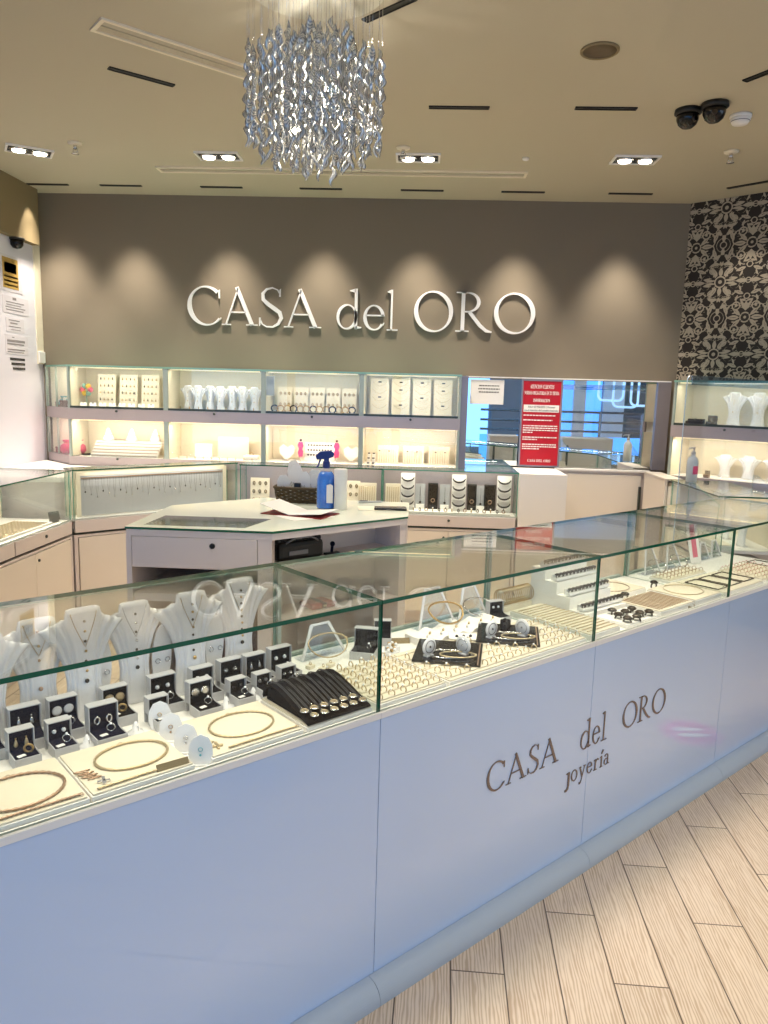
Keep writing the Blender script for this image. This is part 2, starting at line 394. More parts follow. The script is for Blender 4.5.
# right wall with the damask paper: a fine grid that carries the motif as a height-like attribute
RD = Vector((.743, -.669, 0)); RN = Vector((-.669, -.743, 0))       # along the wall / towards the shop
RANG = math.atan2(RD.y, RD.x); R0 = Vector((1.79, WY, 0))
def damask(x, y):
    """ornament repeating every .46 x .62 m: >0 on the pale motif"""
    W, H = .36, .47
    k = math.floor(y/H); fx = (x/W) % 1.0; fy = (y/H) % 1.0
    px = abs(fx-.5)*W; py = (fy-.5)*H; ay = abs(py); best = -.02
    def ring(cx, cy, r, t): return t-abs(math.hypot(px-cx, ay-cy)-r)
    def disc(cx, cy, r): return r-math.hypot(px-cx, ay-cy)
    def leaf(cx, cy, ang, L, wd):
        dx, dy = px-cx, ay-cy; c, s_ = math.cos(ang), math.sin(ang)
        u, v = dx*c+dy*s_, -dx*s_+dy*c
        if u < 0 or u > L: return -.02
        t = u/L; return wd*math.sin(PI*t**.8)-abs(v)
    def arc(cx, cy, r, a0, a1, t):
        a = math.atan2(ay-cy, px-cx)
        if a < a0 or a > a1: return -.02
        return t-abs(math.hypot(px-cx, ay-cy)-r)
    sh = [ring(0, 0, .030, .006), disc(0, 0, .011), leaf(.036, 0, 0, .085, .017), leaf(.03, .012, .75, .075, .014),
          leaf(0, .04, PI/2, .07, .016), leaf(.008, .05, 1.15, .075, .012), ring(.062, .075, .024, .0055), disc(.062, .075, .010),
          arc(.075, .035, .050, -.9, 1.9, .005), leaf(.115, .02, 1.2, .08, .014), ring(0, .135, .017, .005), leaf(.02, .15, .35, .075, .013),
          leaf(.10, .135, -.25, .075, .016), leaf(.10, .15, .8, .06, .014), ring(.18, .235, .034, .006), disc(.18, .235, .014),
          leaf(.145, .225, PI+.15, .085, .015), leaf(.16, .20, -2.2, .075, .014), leaf(.178, .20, -PI/2, .06, .013), arc(.11, .185, .04, -2.6, .6, .005),
          leaf(.015, .235, 0, .07, .015), ring(0, .235, .016, .005), arc(.0, .205, .03, .2, 2.9, .004), ring(.18, 0, .044, .004), ring(.18, 0, .020, .005), leaf(.178, .02, PI/2, .05, .011), leaf(.165, .06, 2.3, .045, .012),
          ring(.14, .085, .014, .0045), arc(.035, .105, .03, -1.2, 1.7, .004)]
    sh += [ring(.118, .068, .013, .0035), ring(.03, .082, .010, .003), ring(.165, .135, .012, .0032), ring(.045, .205, .013, .0035), ring(.09, .052, .008, .003), ring(.135, .165, .009, .003),
           arc(.05, .055, .022, .4, 3.0, .0032), arc(.14, .055, .030, -.4, 2.2, .0032), arc(.06, .155, .030, -2.4, .5, .0032), arc(.145, .115, .024, .6, 3.1, .003), arc(.085, .215, .028, -3.0, -.2, .003), arc(.02, .115, .02, -.6, 2.0, .003),
           leaf(.075, .105, 2.0, .05, .008), leaf(.125, .105, .4, .045, .008), leaf(.04, .17, 1.2, .045, .008), leaf(.13, .205, -1.0, .045, .008), leaf(.17, .10, 1.3, .04, .007), leaf(.0, .105, .3, .045, .008), leaf(.075, .235, .2, .04, .007), leaf(.055, .03, -.1, .04, .006)]
    best = max(max(sh)-.0016, -.02)
    cut = max(leaf(.05, 0, 0, .055, .0045), leaf(.11, .14, -.25, .05, .004), leaf(.15, .22, PI+.15, .06, .004), leaf(.045, .025, .75, .05, .003), leaf(.02, .06, 1.15, .05, .003), leaf(.12, .03, 1.2, .055, .003), leaf(.03, .155, .35, .05, .003), leaf(.105, .16, .8, .04, .003), leaf(.155, .19, -2.2, .05, .003), ring(.10, .135, .010, .002), ring(.018, .012, .010, .002))
    return min(best, -cut+.0005) if cut > 0 else best
wb = MB(); nx, nz = 250, 270; WL, Z0, Z1 = 1.25, 1.5, HC
grid = [[None]*(nx+1) for _ in range(nz+1)]; vals = []
for j in range(nz+1):
    for i in range(nx+1):
        x, z = WL*i/nx, Z0+(Z1-Z0)*j/nz
        grid[j][i] = wb.v(R0+RD*x+Vector((0, 0, z))+RN*.002); vals.append(damask(x+.12, z+.03))
for j in range(nz):
    for i in range(nx): wb.face([grid[j][i], grid[j][i+1], grid[j+1][i+1], grid[j+1][i]])
o = wb.build('trim_2', 'damask_paper'); structure(o)
at = o.data.attributes.new('motif', 'FLOAT', 'POINT')
for i, vv in enumerate(vals): at.data[i].value = min(1, max(0, .5+vv*60))
wr = MB(); e0, e1 = R0, R0+RD*3.4
wr.slab([(0, 0), (3.4, 0), (3.4, HC), (0, HC)], R0, RD, (0, 0, 1), -RN, 0, .15); structure(wr.build('wall_right', 'taupe_paint'))

# ------------------------------------------------------------------ wall sign
sg = thing('wall_sign', 'large silver CASA del ORO lettering on the taupe back wall', 'sign', (0, WY, 0))
def sx_(p): return -1.654+(p-188)*.0070086
for ch, a, b_, z0, z1, nm in (('C', 187.8, 222.3, 1.972, 2.245, 'letter'), ('A', 222.8, 259, 1.975, 2.245, 'letter'), ('S', 260.6, 284.8, 1.968, 2.245, 'letter'), ('A', 285.8, 323.4, 1.968, 2.24, 'letter'),
                        ('d', 338.8, 363.8, 1.968, 2.247, 'letter'), ('e', 365.6, 387.2, 1.966, 2.14, 'letter'), ('l', 389.4, 400.2, 1.968, 2.245, 'letter'),
                        ('O', 416.2, 455, 1.964, 2.244, 'letter'), ('R', 457.8, 494, 1.968, 2.24, 'letter'), ('O', 495.4, 536, 1.964, 2.242, 'letter')):
    put_letter(ch, 'letter_metal', sg, sx_(a), sx_(b_), z0, z1, .013, (0, -.004, 0), nm)

# ------------------------------------------------------------------ ceiling fittings
def slot(px, label, p0, p1, w=.03):
    p0, p1 = Vector(p0), Vector(p1); d = p1-p0; L = d.length; a = math.atan2(d.y, d.x)
    t = thing('linear_downlight', label, 'ceiling light', (p0.x, p0.y, HC), a, 'black slot lights in the ceiling')
    m = MB(); m.box(0, -w/2, -.006, L, -w/2+.004, 0); m.box(0, w/2-.004, -.006, L, w/2, 0); m.box(0, -w/2, -.006, .004, w/2, 0); m.box(L-.004, -w/2, -.006, L, w/2, 0)
    m.build('frame', 'black', t); bx('lens_bar', (.004, -w/2+.004, -.003, L-.004, w/2-.004, -.0005), 'dark', t)
    return t
slot(0, 'black slot light left of chandelier, beside the long recessed vent', (-1.345, 3.36), (-1.125, 3.54))
slot(0, 'black slot light right beside the chandelier canopy', (-.24, 2.94), (-.06, 2.78))
slot(0, 'black slot light between chandelier and round speaker', (0, 3.76), (.28, 3.76))
slot(0, 'black slot light below the round speaker, nearer the dome cameras', (.67, 3.75), (.95, 3.75))
slot(0, 'black slot light at right picture edge above smoke detector', (1.30, 3.43), (1.45, 3.18))
for i, x in enumerate((-2.66, -2.165, -1.49, -.83, -.165, .49, 1.18)):
    slot(0, 'black slot light close to back wall, %s from the left wall' % ORD[i], (x, 5.215), (x+.28, 5.215), .025)
slot(0, 'black slot light close to the damask wall corner', (1.87, 5.05), (2.07, 4.86), .025)
def vent(label, p0, p1, w):
    p0, p1 = Vector(p0), Vector(p1); d = p1-p0; L = d.length; a = math.atan2(d.y, d.x); f = .016
    t = thing('ceiling_vent', label, 'ceiling vent', (p0.x, p0.y, HC), a)
    m = MB(); m.box(0, -w/2, -.008, L, -w/2+f, 0); m.box(0, w/2-f, -.008, L, w/2, 0); m.box(0, -w/2+f, -.008, f, w/2-f, 0); m.box(L-f, -w/2+f, -.008, L, w/2-f, 0)
    m.build('frame', 'cream', t)
    m = MB(); m.box(f, -w/2+f, -.002, L-f, w/2-f, 0); m.box(f, -.004, -.006, L-f, .004, -.002); m.build('diffuser', 'ceiling_paint', t)
vent('long cream framed vent slanting towards the chandelier', (-1.235, 2.975), (-.60, 3.545), .125)
vent('long cream framed vent running parallel to back wall', (-1.64, 4.825), (.60, 4.825), .11)
def twin(label, x, y, a=0.):
    t = thing('recessed_downlight', label, 'ceiling light', (x, y, HC), a, 'twin recessed downlights')
    m = MB(); w, h, f = .125, .075, .012
    m.box(-w, -h, -.010, w, -h+f, 0); m.box(-w, h-f, -.010, w, h, 0); m.box(-w, -h+f, -.010, -w+f, h-f, 0); m.box(w-f, -h+f, -.010, w, h-f, 0)
    m.build('frame', 'white', t); bx('housing', (-w+f, -h+f, -.003, w-f, h-f, -.0005), 'black', t)
    for sx in (-1, 1):
        m = MB(); m.lathe([(.046, -.003), (.05, -.009), (.042, -.014), (.036, -.010)], (sx*.056, 0, 0), 20); lp = m.build('lamp', 'chrome', t)
        m = MB(); m.lathe([(.036, -.011), (.033, -.017), (.012, -.021)], (sx*.056, 0, 0), 16); m.build('bulb', 'lamp', lp)
    return t
twin('lit twin downlight in the left ceiling corner', -2.27, 4.49, .55)
twin('lit twin downlight above the left part of the sign, left of chandelier', -1.19, 4.54)
twin('lit twin downlight right of the chandelier above the letter O', -.05, 4.52)
twin('lit twin downlight at right, below the dome cameras', 1.15, 4.50)
def sprinkler(label, x, y, s=1.):
    t = thing('ceiling_sprinkler', label, 'sprinkler', (x, y, HC), 0, 'ceiling sprinklers')
    MB().lathe([(.038*s, 0), (.036*s, -.008), (.014*s, -.014)]).build('escutcheon', 'cream', t)
    m = MB(); m.lathe([(.010*s, -.012), (.010*s, -.030), (.005*s, -.034)], n=10); m.tube([(-.011*s, 0, -.03), (-.013*s, 0, -.045), (0, 0, -.056)], .002, 5); m.tube([(.011*s, 0, -.03), (.013*s, 0, -.045), (0, 0, -.056)], .002, 5); m.build('body', 'silver', t)
    MB().lathe([(.004, -.054), (.020*s, -.057), (.020*s, -.059), (.004, -.061)], n=12).build('deflector', 'silver', t)
sprinkler('small sprinkler head right of the left corner downlight', -1.94, 4.35)
sprinkler('small sprinkler head just behind the chandelier at right', -.13, 4.35)
sprinkler('small sprinkler head at right below smoke detector', 1.61, 4.34)
o = MB().lathe([(.020, 0), (.018, -.010), (.006, -.014)], n=14).build('ceiling_sensor', 'white', None, (.55, 4.51, HC)); tag(o, 'tiny white round sensor on the ceiling above the letter R', 'sensor')
t = thing('ceiling_speaker', 'round brown speaker grille flush in the ceiling', 'speaker', (.645, 3.16, HC))
MB().torus((0, 0, -.004), .068, .006, n=32).build('rim', 'bulkhead', t); MB().lathe([(.066, -.002), (.066, -.006), (.03, -.009), (.002, -.0095)], n=28).build('grille', 'speaker_brown', t)
def dome(label, x, y, tilt):
    t = thing('dome_camera', label, 'security camera', (x, y, HC), tilt)
    MB().lathe([(.058, 0), (.060, -.018), (.052, -.024)]).build('mount', 'dark', t)
    MB().lathe([(.050, -.02), (.049, -.045), (.040, -.066), (.022, -.080), (.002, -.084)]).build('dome', 'black_gloss', t)
    m = MB(); m.lathe([(.014, .0), (.014, .02), (.010, .022)], (0, -.034, -.052), 12, 0, 'y'); m.build('lens', 'gunmetal', t)
dome('brown dome camera, left one of the ceiling pair', 1.185, 3.76, .4); dome('black dome camera, right one of the ceiling pair', 1.275, 3.68, -.3)
t = thing('smoke_detector', 'white round smoke detector right of the dome cameras', 'smoke detector', (1.445, 3.82, HC))
MB().lathe([(.048, 0), (.048, -.012), (.040, -.014)]).build('base', 'white', t); MB().lathe([(.042, -.013), (.044, -.024), (.034, -.040), (.002, -.044)]).build('cap', 'white', t)
MB().torus((0, 0, -.028), .0405, .002).build('grille', 'mid_grey', t)
t = thing('dome_camera', 'dark dome camera under the brown bulkhead of left wall', 'security camera', (-2.69, 5.10, 2.48))
MB().lathe([(.05, 0), (.05, -.012), (.043, -.015)]).build('mount', 'dark', t); MB().lathe([(.043, -.014), (.040, -.045), (.026, -.064), (.002, -.07)]).build('dome', 'black_gloss', t)

# ------------------------------------------------------------------ chandelier
ch = thing('chandelier', 'round chandelier of many twisted silver glass strands on wires', 'chandelier', (-.378, 2.67, HC))
MB().lathe([(.235, 0), (.24, -.012), (.232, -.022), (.01, -.022)], n=48).build('canopy', 'canopy_glow_cream', ch)
def strand(nseg):
    m = MB(); h = .066; n = 14
    for k in range(nseg):
        z0 = -k*h*.86; prev = None; ph = k*.9
        for i in range(n+1):
            t = i/n; w = .0108*math.sin(PI*min(1, max(0, t)))**.7+.0006; a = ph+t*PI*.9; z = z0-t*h
            q = [Vector((w*math.cos(a+dd)*f, w*math.sin(a+dd)*f, z)) for dd, f in ((0, 1), (PI/3, .62), (2*PI/3, .62), (PI, 1), (4*PI/3, .62), (5*PI/3, .62))]
            ox = .0075*math.sin(t*2*PI+k); cur = [m.v(p+Vector((ox, 0, 0))) for p in q]
            if prev:
                for j in range(6): m.face([prev[j], prev[(j+1) % 6], cur[(j+1) % 6], cur[j]], 0, True)
            prev = cur
    return m, nseg*h*.86
PR = {}
pts = []
for ring, n in ((.220, 28), (.178, 22), (.133, 17), (.088, 11), (.036, 5)):
    for k in range(n):
        a = 2*PI*k/n+ring*9; pts.append((ring*math.cos(a), ring*math.sin(a), ring))
for i, (x, y, r) in enumerate(pts):
    q = 1-(r/.23)**2; ns = round(4.8+2.4*q+random.uniform(-.5, .5))
    if ns not in PR:
        mm, ln = strand(ns); PR[ns] = (mm.build('glass_strand', 'crystal', ch), ln); s0 = PR[ns][0]
    else:
        s0 = PR[ns][0].copy(); COL.objects.link(s0); s0.parent = ch
    top = -.235+.08*q+random.uniform(-.025, .025)
    s0.location = (x, y, top); s0.rotation_euler = (0, 0, random.uniform(0, 6.28))
    MB().tube([(0, 0, 0), (0, 0, -top-.022)], .0006, 4).build('wire', 'silver', s0)
for x, y, z in ((.02, .02, -.26), (.09, -.03, -.40), (-.06, -.05, -.44)):
    m = MB(); m.lathe([(.006, 0), (.006, -.03)], n=8); lo = m.build('lamp_holder', 'chrome', ch, (x, y, z)); MB().ball((0, 0, -.038), .011).build('bulb', 'lamp', lo)
    MB().tube([(0, 0, 0), (0, 0, -z-.022)], .0012, 5).build('stem', 'chrome', lo)

# ------------------------------------------------------------------ lit wall cases
LIGHTS = []
def area(loc, sx, sy, power, col, rot=(0, 0, 0), name='led'):
    l = bpy.data.lights.new(name, 'AREA'); l.shape = 'RECTANGLE'; l.size = sx; l.size_y = sy; l.energy = power; l.color = col
    o = bpy.data.objects.new(name, l); COL.objects.link(o); o.location = loc; o.rotation_euler = rot; return o
def spot(loc, power, angle, blend, col, target=None, r=.02, name='spot'):
    l = bpy.data.lights.new(name, 'SPOT'); l.energy = power; l.spot_size = math.radians(angle); l.spot_blend = blend; l.color = col; l.shadow_soft_size = r
    o = bpy.data.objects.new(name, l); COL.objects.link(o); o.location = loc
    d = (Vector(target)-Vector(loc)) if target else Vector((0, 0, -1)); o.rotation_euler = d.to_track_quat('-Z', 'Y').to_euler(); return o
WARM = (1, .83, .66); WARM2 = (1, .90, .76); COOL = (.62, .78, 1.)
CASE_E = 3.2
def bay(label, loc, rz, w, light=1.):
    t = thing('wall_display_case', label, 'display case', loc, rz, 'lit wall display cases')
    D = .295
    bx('cabinet', (0, .02, 0, w, D, .985), 'mauve_cab', t)
    bx('back_panel', (0, D-.012, .985, w, D, 1.655), 'cream', t)
    m = MB(); m.box(0, .004, 1.045, .012, D-.013, 1.30); m.box(w-.012, .004, 1.045, w, D-.013, 1.30); m.box(0, .004, 1.376, .012, D-.013, 1.655); m.box(w-.012, .004, 1.376, w, D-.013, 1.655); m.build('side_panel', 'cream', t)
    bx('lower_shelf', (.012, .012, 1.03, w-.012, D-.013, 1.045), 'white', t)
    bx('upper_shelf', (.012, .012, 1.30, w-.012, D-.013, 1.386), 'white', t)
    r = bx('middle_rail', (0, -.008, 1.30, w, .011, 1.376), 'mauve_rail', t)
    MB().lathe([(.008, 0), (.008, .010), (.005, .012)], (w/2, -.008, 1.362), 12, 0, 'y').build('lock', 'alu_dark', r)
    bx('track', (.016, -.006, 1.377, w-.016, .008, 1.392), 'alu_dark', r)
    r = bx('bottom_rail', (0, -.008, .985, w, .011, 1.045), 'mauve_rail', t)
    MB().lathe([(.008, 0), (.008, .010), (.005, .012)], (w/2, -.008, 1.035), 12, 0, 'y').build('lock', 'alu_dark', r)
    for x in (0, w-.016):
        m = MB(); m.box(x, -.006, 1.045, x+.016, .010, 1.30, bev=.002); m.box(x, -.006, 1.376, x+.016, .010, 1.655, bev=.002); m.build('post', 'alu', t)
    pane('glass_pane', (.016, -.003, 1.046, w-.016, .003, 1.299), 'y', t, ('glass', 'edge_pale'))
    pane('glass_pane', (.016, -.003, 1.393, w-.016, .003, 1.654), 'y', t, ('glass', 'edge_pale'))
    bx('top_cap', (-.002, -.010, 1.655, w+.002, D+.01, 1.668), 'edge_pale', t)
    for z in (1.2995, 1.6545):
        bx('led_strip', (.03, .014, z-.006, w-.03, .026, z-.0006), 'led', t)
        R = Matrix.Rotation(rz, 4, 'Z'); p = Vector(loc)+R @ Vector((w/2, .032, z-.012))
        e = area(p, w-.08, .015, CASE_E*light*(.78 if z < 1.4 else .40), WARM if z < 1.4 else WARM2, (math.radians(22), 0, rz), 'case_light')
    return t
BX = [-2.40, -1.72, -1.05, -.385, .28]
BN = ['lit wall case nearest the left wall, holding stepped white trays', 'lit wall case with a row of small necklace busts, above the corner counter',
      'lit wall case with pink cards in its lower half', 'lit wall case with hung chain panels, directly left of the mirror']
for i in range(4): bay(BN[i], (BX[i], 5.13, 0), 0, BX[i+1]-BX[i], (1.15, 1, 1, 1.)[i])
RC0 = Vector((1.675, 5.120, 0))
bay('lit wall case at right, just beside the mirror under the damask wall', RC0, RANG, .70, .9)
bay('lit wall case at the right picture edge under the damask wall', RC0+RD*.70, RANG, .70, .9)
# slanted end case at the left
EA = math.atan2(-.30, .315); ew = .437
t = thing('wall_display_case', 'narrow slanted end case with coloured gift items, at the left wall', 'display case', (-2.705, 5.435, 0), EA, 'lit wall display cases')
tri = [(0.012, 0), (ew, 0), (ew-.012, .215), (.335, .30)]
MB().prism([(.03, .025), (ew-.005, .025), (ew-.02, .205), (.335, .28)], 0, .985).build('cabinet', 'mauve_cab', t)
MB().prism(tri, .985, 1.045).build('bottom_rail', 'mauve_rail', t); MB().prism(tri, 1.30, 1.376).build('middle_rail', 'mauve_rail', t); MB().prism(tri, 1.655, 1.668).build('top_cap', 'edge_pale', t)
for x in (.012, .20, ew-.026):
    m = MB(); w_ = .024 if x != .20 else .006
    m.box(x, -.004, 1.045, x+w_, .010, 1.30); m.box(x, -.004, 1.376, x+w_, .010, 1.655); m.build('post', 'alu', t)
MB().slab([(.04, 1.045), (.04, 1.655), (.32, 1.655), (.32, 1.045)], (0.0, .0, 0), (.74, .67, 0), (0, 0, 1), (-.67, .74, 0), .004, .008).build('back_panel', 'cream', t)
pane('glass_pane', (.036, -.002, 1.045, ew-.026, .003, 1.30), 'y', t, ('glass', 'edge_pale')); pane('glass_pane', (.036, -.002, 1.376, ew-.026, .003, 1.655), 'y', t, ('glass', 'edge_pale'))
Rm = Matrix.Rotation(EA, 4, 'Z')
area(Vector((-2.705, 5.435, 0))+Rm @ Vector((.26, .08, 1.645)), .2, .03, .7, WARM2, (0, 0, EA), 'case_light')
area(Vector((-2.705, 5.435, 0))+Rm @ Vector((.26, .08, 1.29)), .2, .03, .7, (1, .75, .72), (0, 0, EA), 'case_light')
def gift(name, label, m, lx, ly, z, s, shape=0, g=None):
    p = Vector((-2.705, 5.435, 0))+Rm @ Vector((lx, ly, z)); o = thing(name, label, 'ornament', p, EA)
    if shape == 0:
        b = MB(); b.box(-s/2, -s/2, 0, s/2, s/2, s*.7, bev=.004); b.build('box', m, o)
        b = MB(); b.box(-s/2-.002, -s/2-.002, s*.7, s/2+.002, s/2+.002, s*.95, bev=.003); b.build('lid', m, o)
        b = MB(); b.torus((-.010, 0, s*.95+.008), .010, .003, 'y', 12, 5); b.torus((.010, 0, s*.95+.008), .010, .003, 'y', 12, 5); b.build('bow', 'white', o)
    else:
        MB().lathe([(s*.3, 0), (s*.5, s*.25), (s*.45, s*.6), (s*.18, s*.8)], n=14).build('pouch', m, o)
        MB().lathe([(s*.16, s*.76), (s*.32, s*1.0), (s*.30, s*1.02)], n=12).build('ruffle', m, o); MB().torus((0, 0, s*.78), s*.19, s*.03).build('ribbon', 'gold', o)
gift('gift_pouch', 'teal gift pouch in the slanted end case, upper shelf', 'teal', .205, .05, 1.376, .075, 1)
gift('gift_pouch', 'yellow gift pouch beside the teal one in the end case', 'yellow', .288, .105, 1.376, .07, 1)
gift('gift_box', 'dark brown gift box on the upper shelf of the end case', 'brown', .270, .03, 1.376, .05)
gift('gift_box', 'small red gift box at left on the upper end case shelf', 'red_dark', .145, .035, 1.376, .035)
gift('gift_pouch', 'hot pink gift pouch in the lower end case', 'pink', .215, .055, 1.045, .095, 1)
gift('gift_pouch', 'pale pink gift pouch behind the hot pink one', 'rose', .295, .110, 1.045, .10, 1)
gift('gift_box', 'plum coloured gift box at left in the lower end case', 'red_dark', .135, .035, 1.045, .045)
# ------------------------------------------------------------------ mirror between the cases
t = thing('wall_mirror', 'wide wall mirror with grey side posts right of the lit cases', 'mirror', (.28, 5.44, 0))
bx('glass', (.045, -.012, 1.046, 1.375, -.004, 1.655), 'mirror', t)
bx('post', (.002, -.31, .985, .045, -.006, 1.66), 'grey_post', t); bx('post', (1.376, -.03, 1.046, 1.468, -.004, 1.66), 'grey_post', t)
bx('top_trim', (.045, -.02, 1.6602, 1.468, -.003, 1.668), 'white', t)
o = thing('paper_notice', 'white paper notice stuck at the top left of the mirror', 'notice', (.40, 5.4275, 0))
bx('sheet', (-.04, -.0012, 1.475, .195, 0, 1.645), 'paper', o)
for k, (a, b_) in enumerate(((.02, .16), (.015, .165), (.02, .16))):
    m = MB(); x = a
    while x < b_: w = random.uniform(.008, .02); m.box(x, -.0018, 1.60-k*.022, min(b_, x+w), -.0013, 1.608-k*.022); x += w+.004
    m.build('print_line', 'ink', o)
# red notice standing against the mirror
t = thing('notice_board', 'tall red notice panel in grey frame leaning on the mirror', 'sign', (.716, 5.392, 1.0455), 0)
t.rotation_euler = (math.radians(-2.0), 0, 0)
bx('panel', (.012, -.004, .012, .275, .004, .60), 'red', t)
m = MB(); m.box(0, -.006, 0, .012, .006, .612); m.box(.275, -.006, 0, .287, .006, .612); m.box(.012, -.006, 0, .275, .006, .012); m.box(.012, -.006, .60, .275, .006, .612); m.build('frame', 'grey_post', t)
bx('white_band', (.02, -.0048, .385, .267, -.004, .435), 'paper', t)
Y = -.0046
for txt, x0, x1, z0, z1, mm in (('ATENCION CLIENTES', .06, .225, .548, .575, 'paper'), ('NORMAS OBLIGATORIAS EN TU TIENDA', .022, .262, .505, .53, 'paper'), ('INFORMACION', .085, .20, .455, .478, 'paper'), ('CASA DEL ORO', .065, .225, .035, .054, 'paper'),
                                ('SOLO SE PERMITE 2 Personas', .05, .238, .414, .428, 'ink'), ('en el interior del establecimiento', .026, .262, .391, .404, 'ink')):
    put_text(txt, mm, t, x0, x1, z0, z1, .0006, 'print_line', 0, True, off=(0, Y-(.0003 if mm == 'ink' else 0), 0))
for k, (z, n, e) in enumerate(((.358, 1, .245), (.325, 1, .225), (.285, 4, .262), (.205, 2, .26), (.155, 3, .26))):
    for j in range(n):
        end = e if j < n-1 or n == 1 else random.uniform(.08, .19)
        m = MB(); x = .022
        while x < end: w = random.uniform(.008, .026); m.box(x, Y-.0006, z-j*.0155, min(end, x+w), Y, z-j*.0155+.0075); x += w+.004
        m.build('print_line', 'paper', t)
# ------------------------------------------------------------------ notices on the left wall
def wallpaper(name, label, y0, y1, z0, z1, m, lines, extra=None):
    t = thing(name, label, 'notice', (-2.7195, y1, z0), -PI/2)   # local x runs towards the camera, front is local +y turned to the room
    t.rotation_euler = (0, 0, PI/2); t.location = (-2.7195, y0, z0); W, H = y1-y0, z1-z0
    bx('sheet', (0, -.0012, 0, W, 0, H), m, t)
    for (a, c, z, h, mm) in lines: bx('print_line', (a*W, -.0019, z*H, c*W, -.0013, z*H+h), mm, t)
    return t
wallpaper('cctv_notice', 'yellow security camera notice on the white left wall', 4.93, 5.20, 2.13, 2.36, 'notice_grey',
          [(.10, .82, .08, .195, 'ochre'), (.18, .74, .52, .062, 'paper'), (.34, .52, .60, .024, 'ink_dark'), (.14, .78, .38, .012, 'bulkhead'), (.14, .78, .26, .012, 'bulkhead'), (.14, .78, .15, .010, 'bulkhead')])
wallpaper('legal_notice', 'white printed notice below the camera notice, left wall', 4.94, 5.27, 1.99, 2.10, 'notice_grey',
          [(.38, .52, .80, .016, 'faint_ink'), (.12, .82, .62, .006, 'faint_ink'), (.14, .70, .47, .005, 'faint_ink'), (.10, .86, .32, .006, 'faint_ink'), (.12, .78, .17, .006, 'faint_ink')])
wallpaper('legal_notice', 'small white notice in the middle of the left wall', 4.97, 5.20, 1.87, 1.96, 'notice_grey',
          [(.15, .75, .80, .006, 'faint_ink'), (.22, .62, .58, .008, 'faint_ink'), (.15, .80, .35, .005, 'faint_ink'), (.25, .8, .15, .004, 'faint_ink')])
wallpaper('legal_notice', 'lowest white paper notice on the left wall', 4.95, 5.24, 1.725, 1.85, 'notice_grey',
          [(.3, .4, .85, .006, 'faint_ink'), (.08, .86, .62, .016, 'faint_ink'), (.08, .82, .48, .010, 'faint_ink'), (.08, .84, .2, .008, 'faint_ink'), (.08, .8, .08, .006, 'faint_ink')])
for k in range(3):
    wallpaper('sign_strip', ['uppermost', 'middle', 'lowest'][k]+' of three black strips under the left wall notices', 5.0+.015*k, 5.19, 1.684-k*.031, 1.700-k*.031, 'ink_dark', [(.05, .3, .3, .004, 'ink'), (.4, .9, .3, .004, 'ink')])
o = MB().box(-2.72, 5.365, 1.68, -2.70, 5.449, 1.76, bev=.004).build('junction_box', 'white'); tag(o, 'small white junction box in the left corner above the end case', 'junction box')  # junction box as a plain bevelled block, no rocker

# ------------------------------------------------------------------ counters around the back
DZ = (.64, .665)
def counter(label, loc, rz, w, d, doors, drawers=1, back='mauve_cab', left_glass=True, right_glass=True, top_poly=None, backz=ZT-.014):
    t = thing('display_counter', label, 'display counter', loc, rz, 'glass topped display counters behind')
    m = MB(); m.box(0, .022, .09, w, d, .655); m.box(.02, .04, 0, w-.02, d-.02, .09); m.build('cabinet', 'mauve_cab', t)
    m = MB(); m.box(0, .004, .645, w, .022, .657); m.box(0, .004, .09, .02, .022, .645); m.box(w-.02, .004, .09, w, .022, .645); m.build('face_frame', 'mauve_cab', t)
    bx('recess', (.002, .030, .655, w-.002, d, .672), 'alu_dark', t)
    for k in range(drawers):
        a, c = w*k/drawers+.006, w*(k+1)/drawers-.006
        dr = bx('drawer', (a, 0, .672, c, .03, .745), 'mauve_cab', t, .002)
        MB().lathe([(.009, 0), (.009, .006), (.006, .008)], ((a+c)/2, 0, .715), 12, 0, 'y').build('lock', 'alu_dark', dr)
    bx('shelf', (0, .012, .738, w, d, ZB-.0008), 'white', t)
    xs = [.024+(w-.048)*k/doors for k in range(doors+1)]
    for k in range(doors):
        dr = bx('door', (xs[k]+.002, .002, .095, xs[k+1]-.002, .021, .640), 'cream_cab', t, .0015)
        MB().lathe([(.008, 0), (.008, .006), (.005, .008)], (xs[k]+.03 if k else xs[k+1]-.03, .002, .60), 12, 0, 'y').build('lock', 'alu_dark', dr)
    pane('glass_front', (.012, .004, ZB, w-.012, .010, ZT-.008), 'y', t, ('glass', 'edge_mid'))
    pane('glass_side', (0, .004, ZB, .006, d-.012, ZT-.008), 'x', t, ('glass', 'edge_mid')); pane('glass_side', (w-.006, .004, ZB, w, d-.012, ZT-.008), 'x', t, ('glass', 'edge_mid'))
    bx('back_panel', (.006, d-.012, ZB, w-.006, d, ZT-.008), back, t)
    if top_poly: MB().prism(top_poly, ZT-.008, ZT, 0, 1).build('glass_top', ['glass', 'edge_mid'], t)
    else: pane('glass_top', (-.002, -.004, ZT-.008, w+.002, d, ZT), 'z', t)
    return t
counter('side display counter along the left wall, edge on at left', (-2.0, 3.0, 0), PI/2, 1.275, .43, 3, 2, 'cream')
C2A = math.atan2(.765, .80)
counter('slanted corner counter with a grey panel of hanging necklaces', (-1.995, 4.285, 0), C2A, 1.09, .15, 2, 1, 'cream')
counter('back counter with white earring stands, behind the service desk', (-1.165, 4.93, 0), 0, .942, .185, 2, 1, 'mauve_rail')
counter('back counter with black choker stands, beside the white block', (-.22, 4.93, 0), 0, .885, .185, 2, 1, 'mauve_rail', top_poly=[(-.002, -.004), (.887, -.004), (.887, .49), (.552, .49), (.552, .185), (-.002, .185)])
bx('under_mirror', (.335, 5.125, 0, .664, 5.425, 1.036), 'mauve_cab')
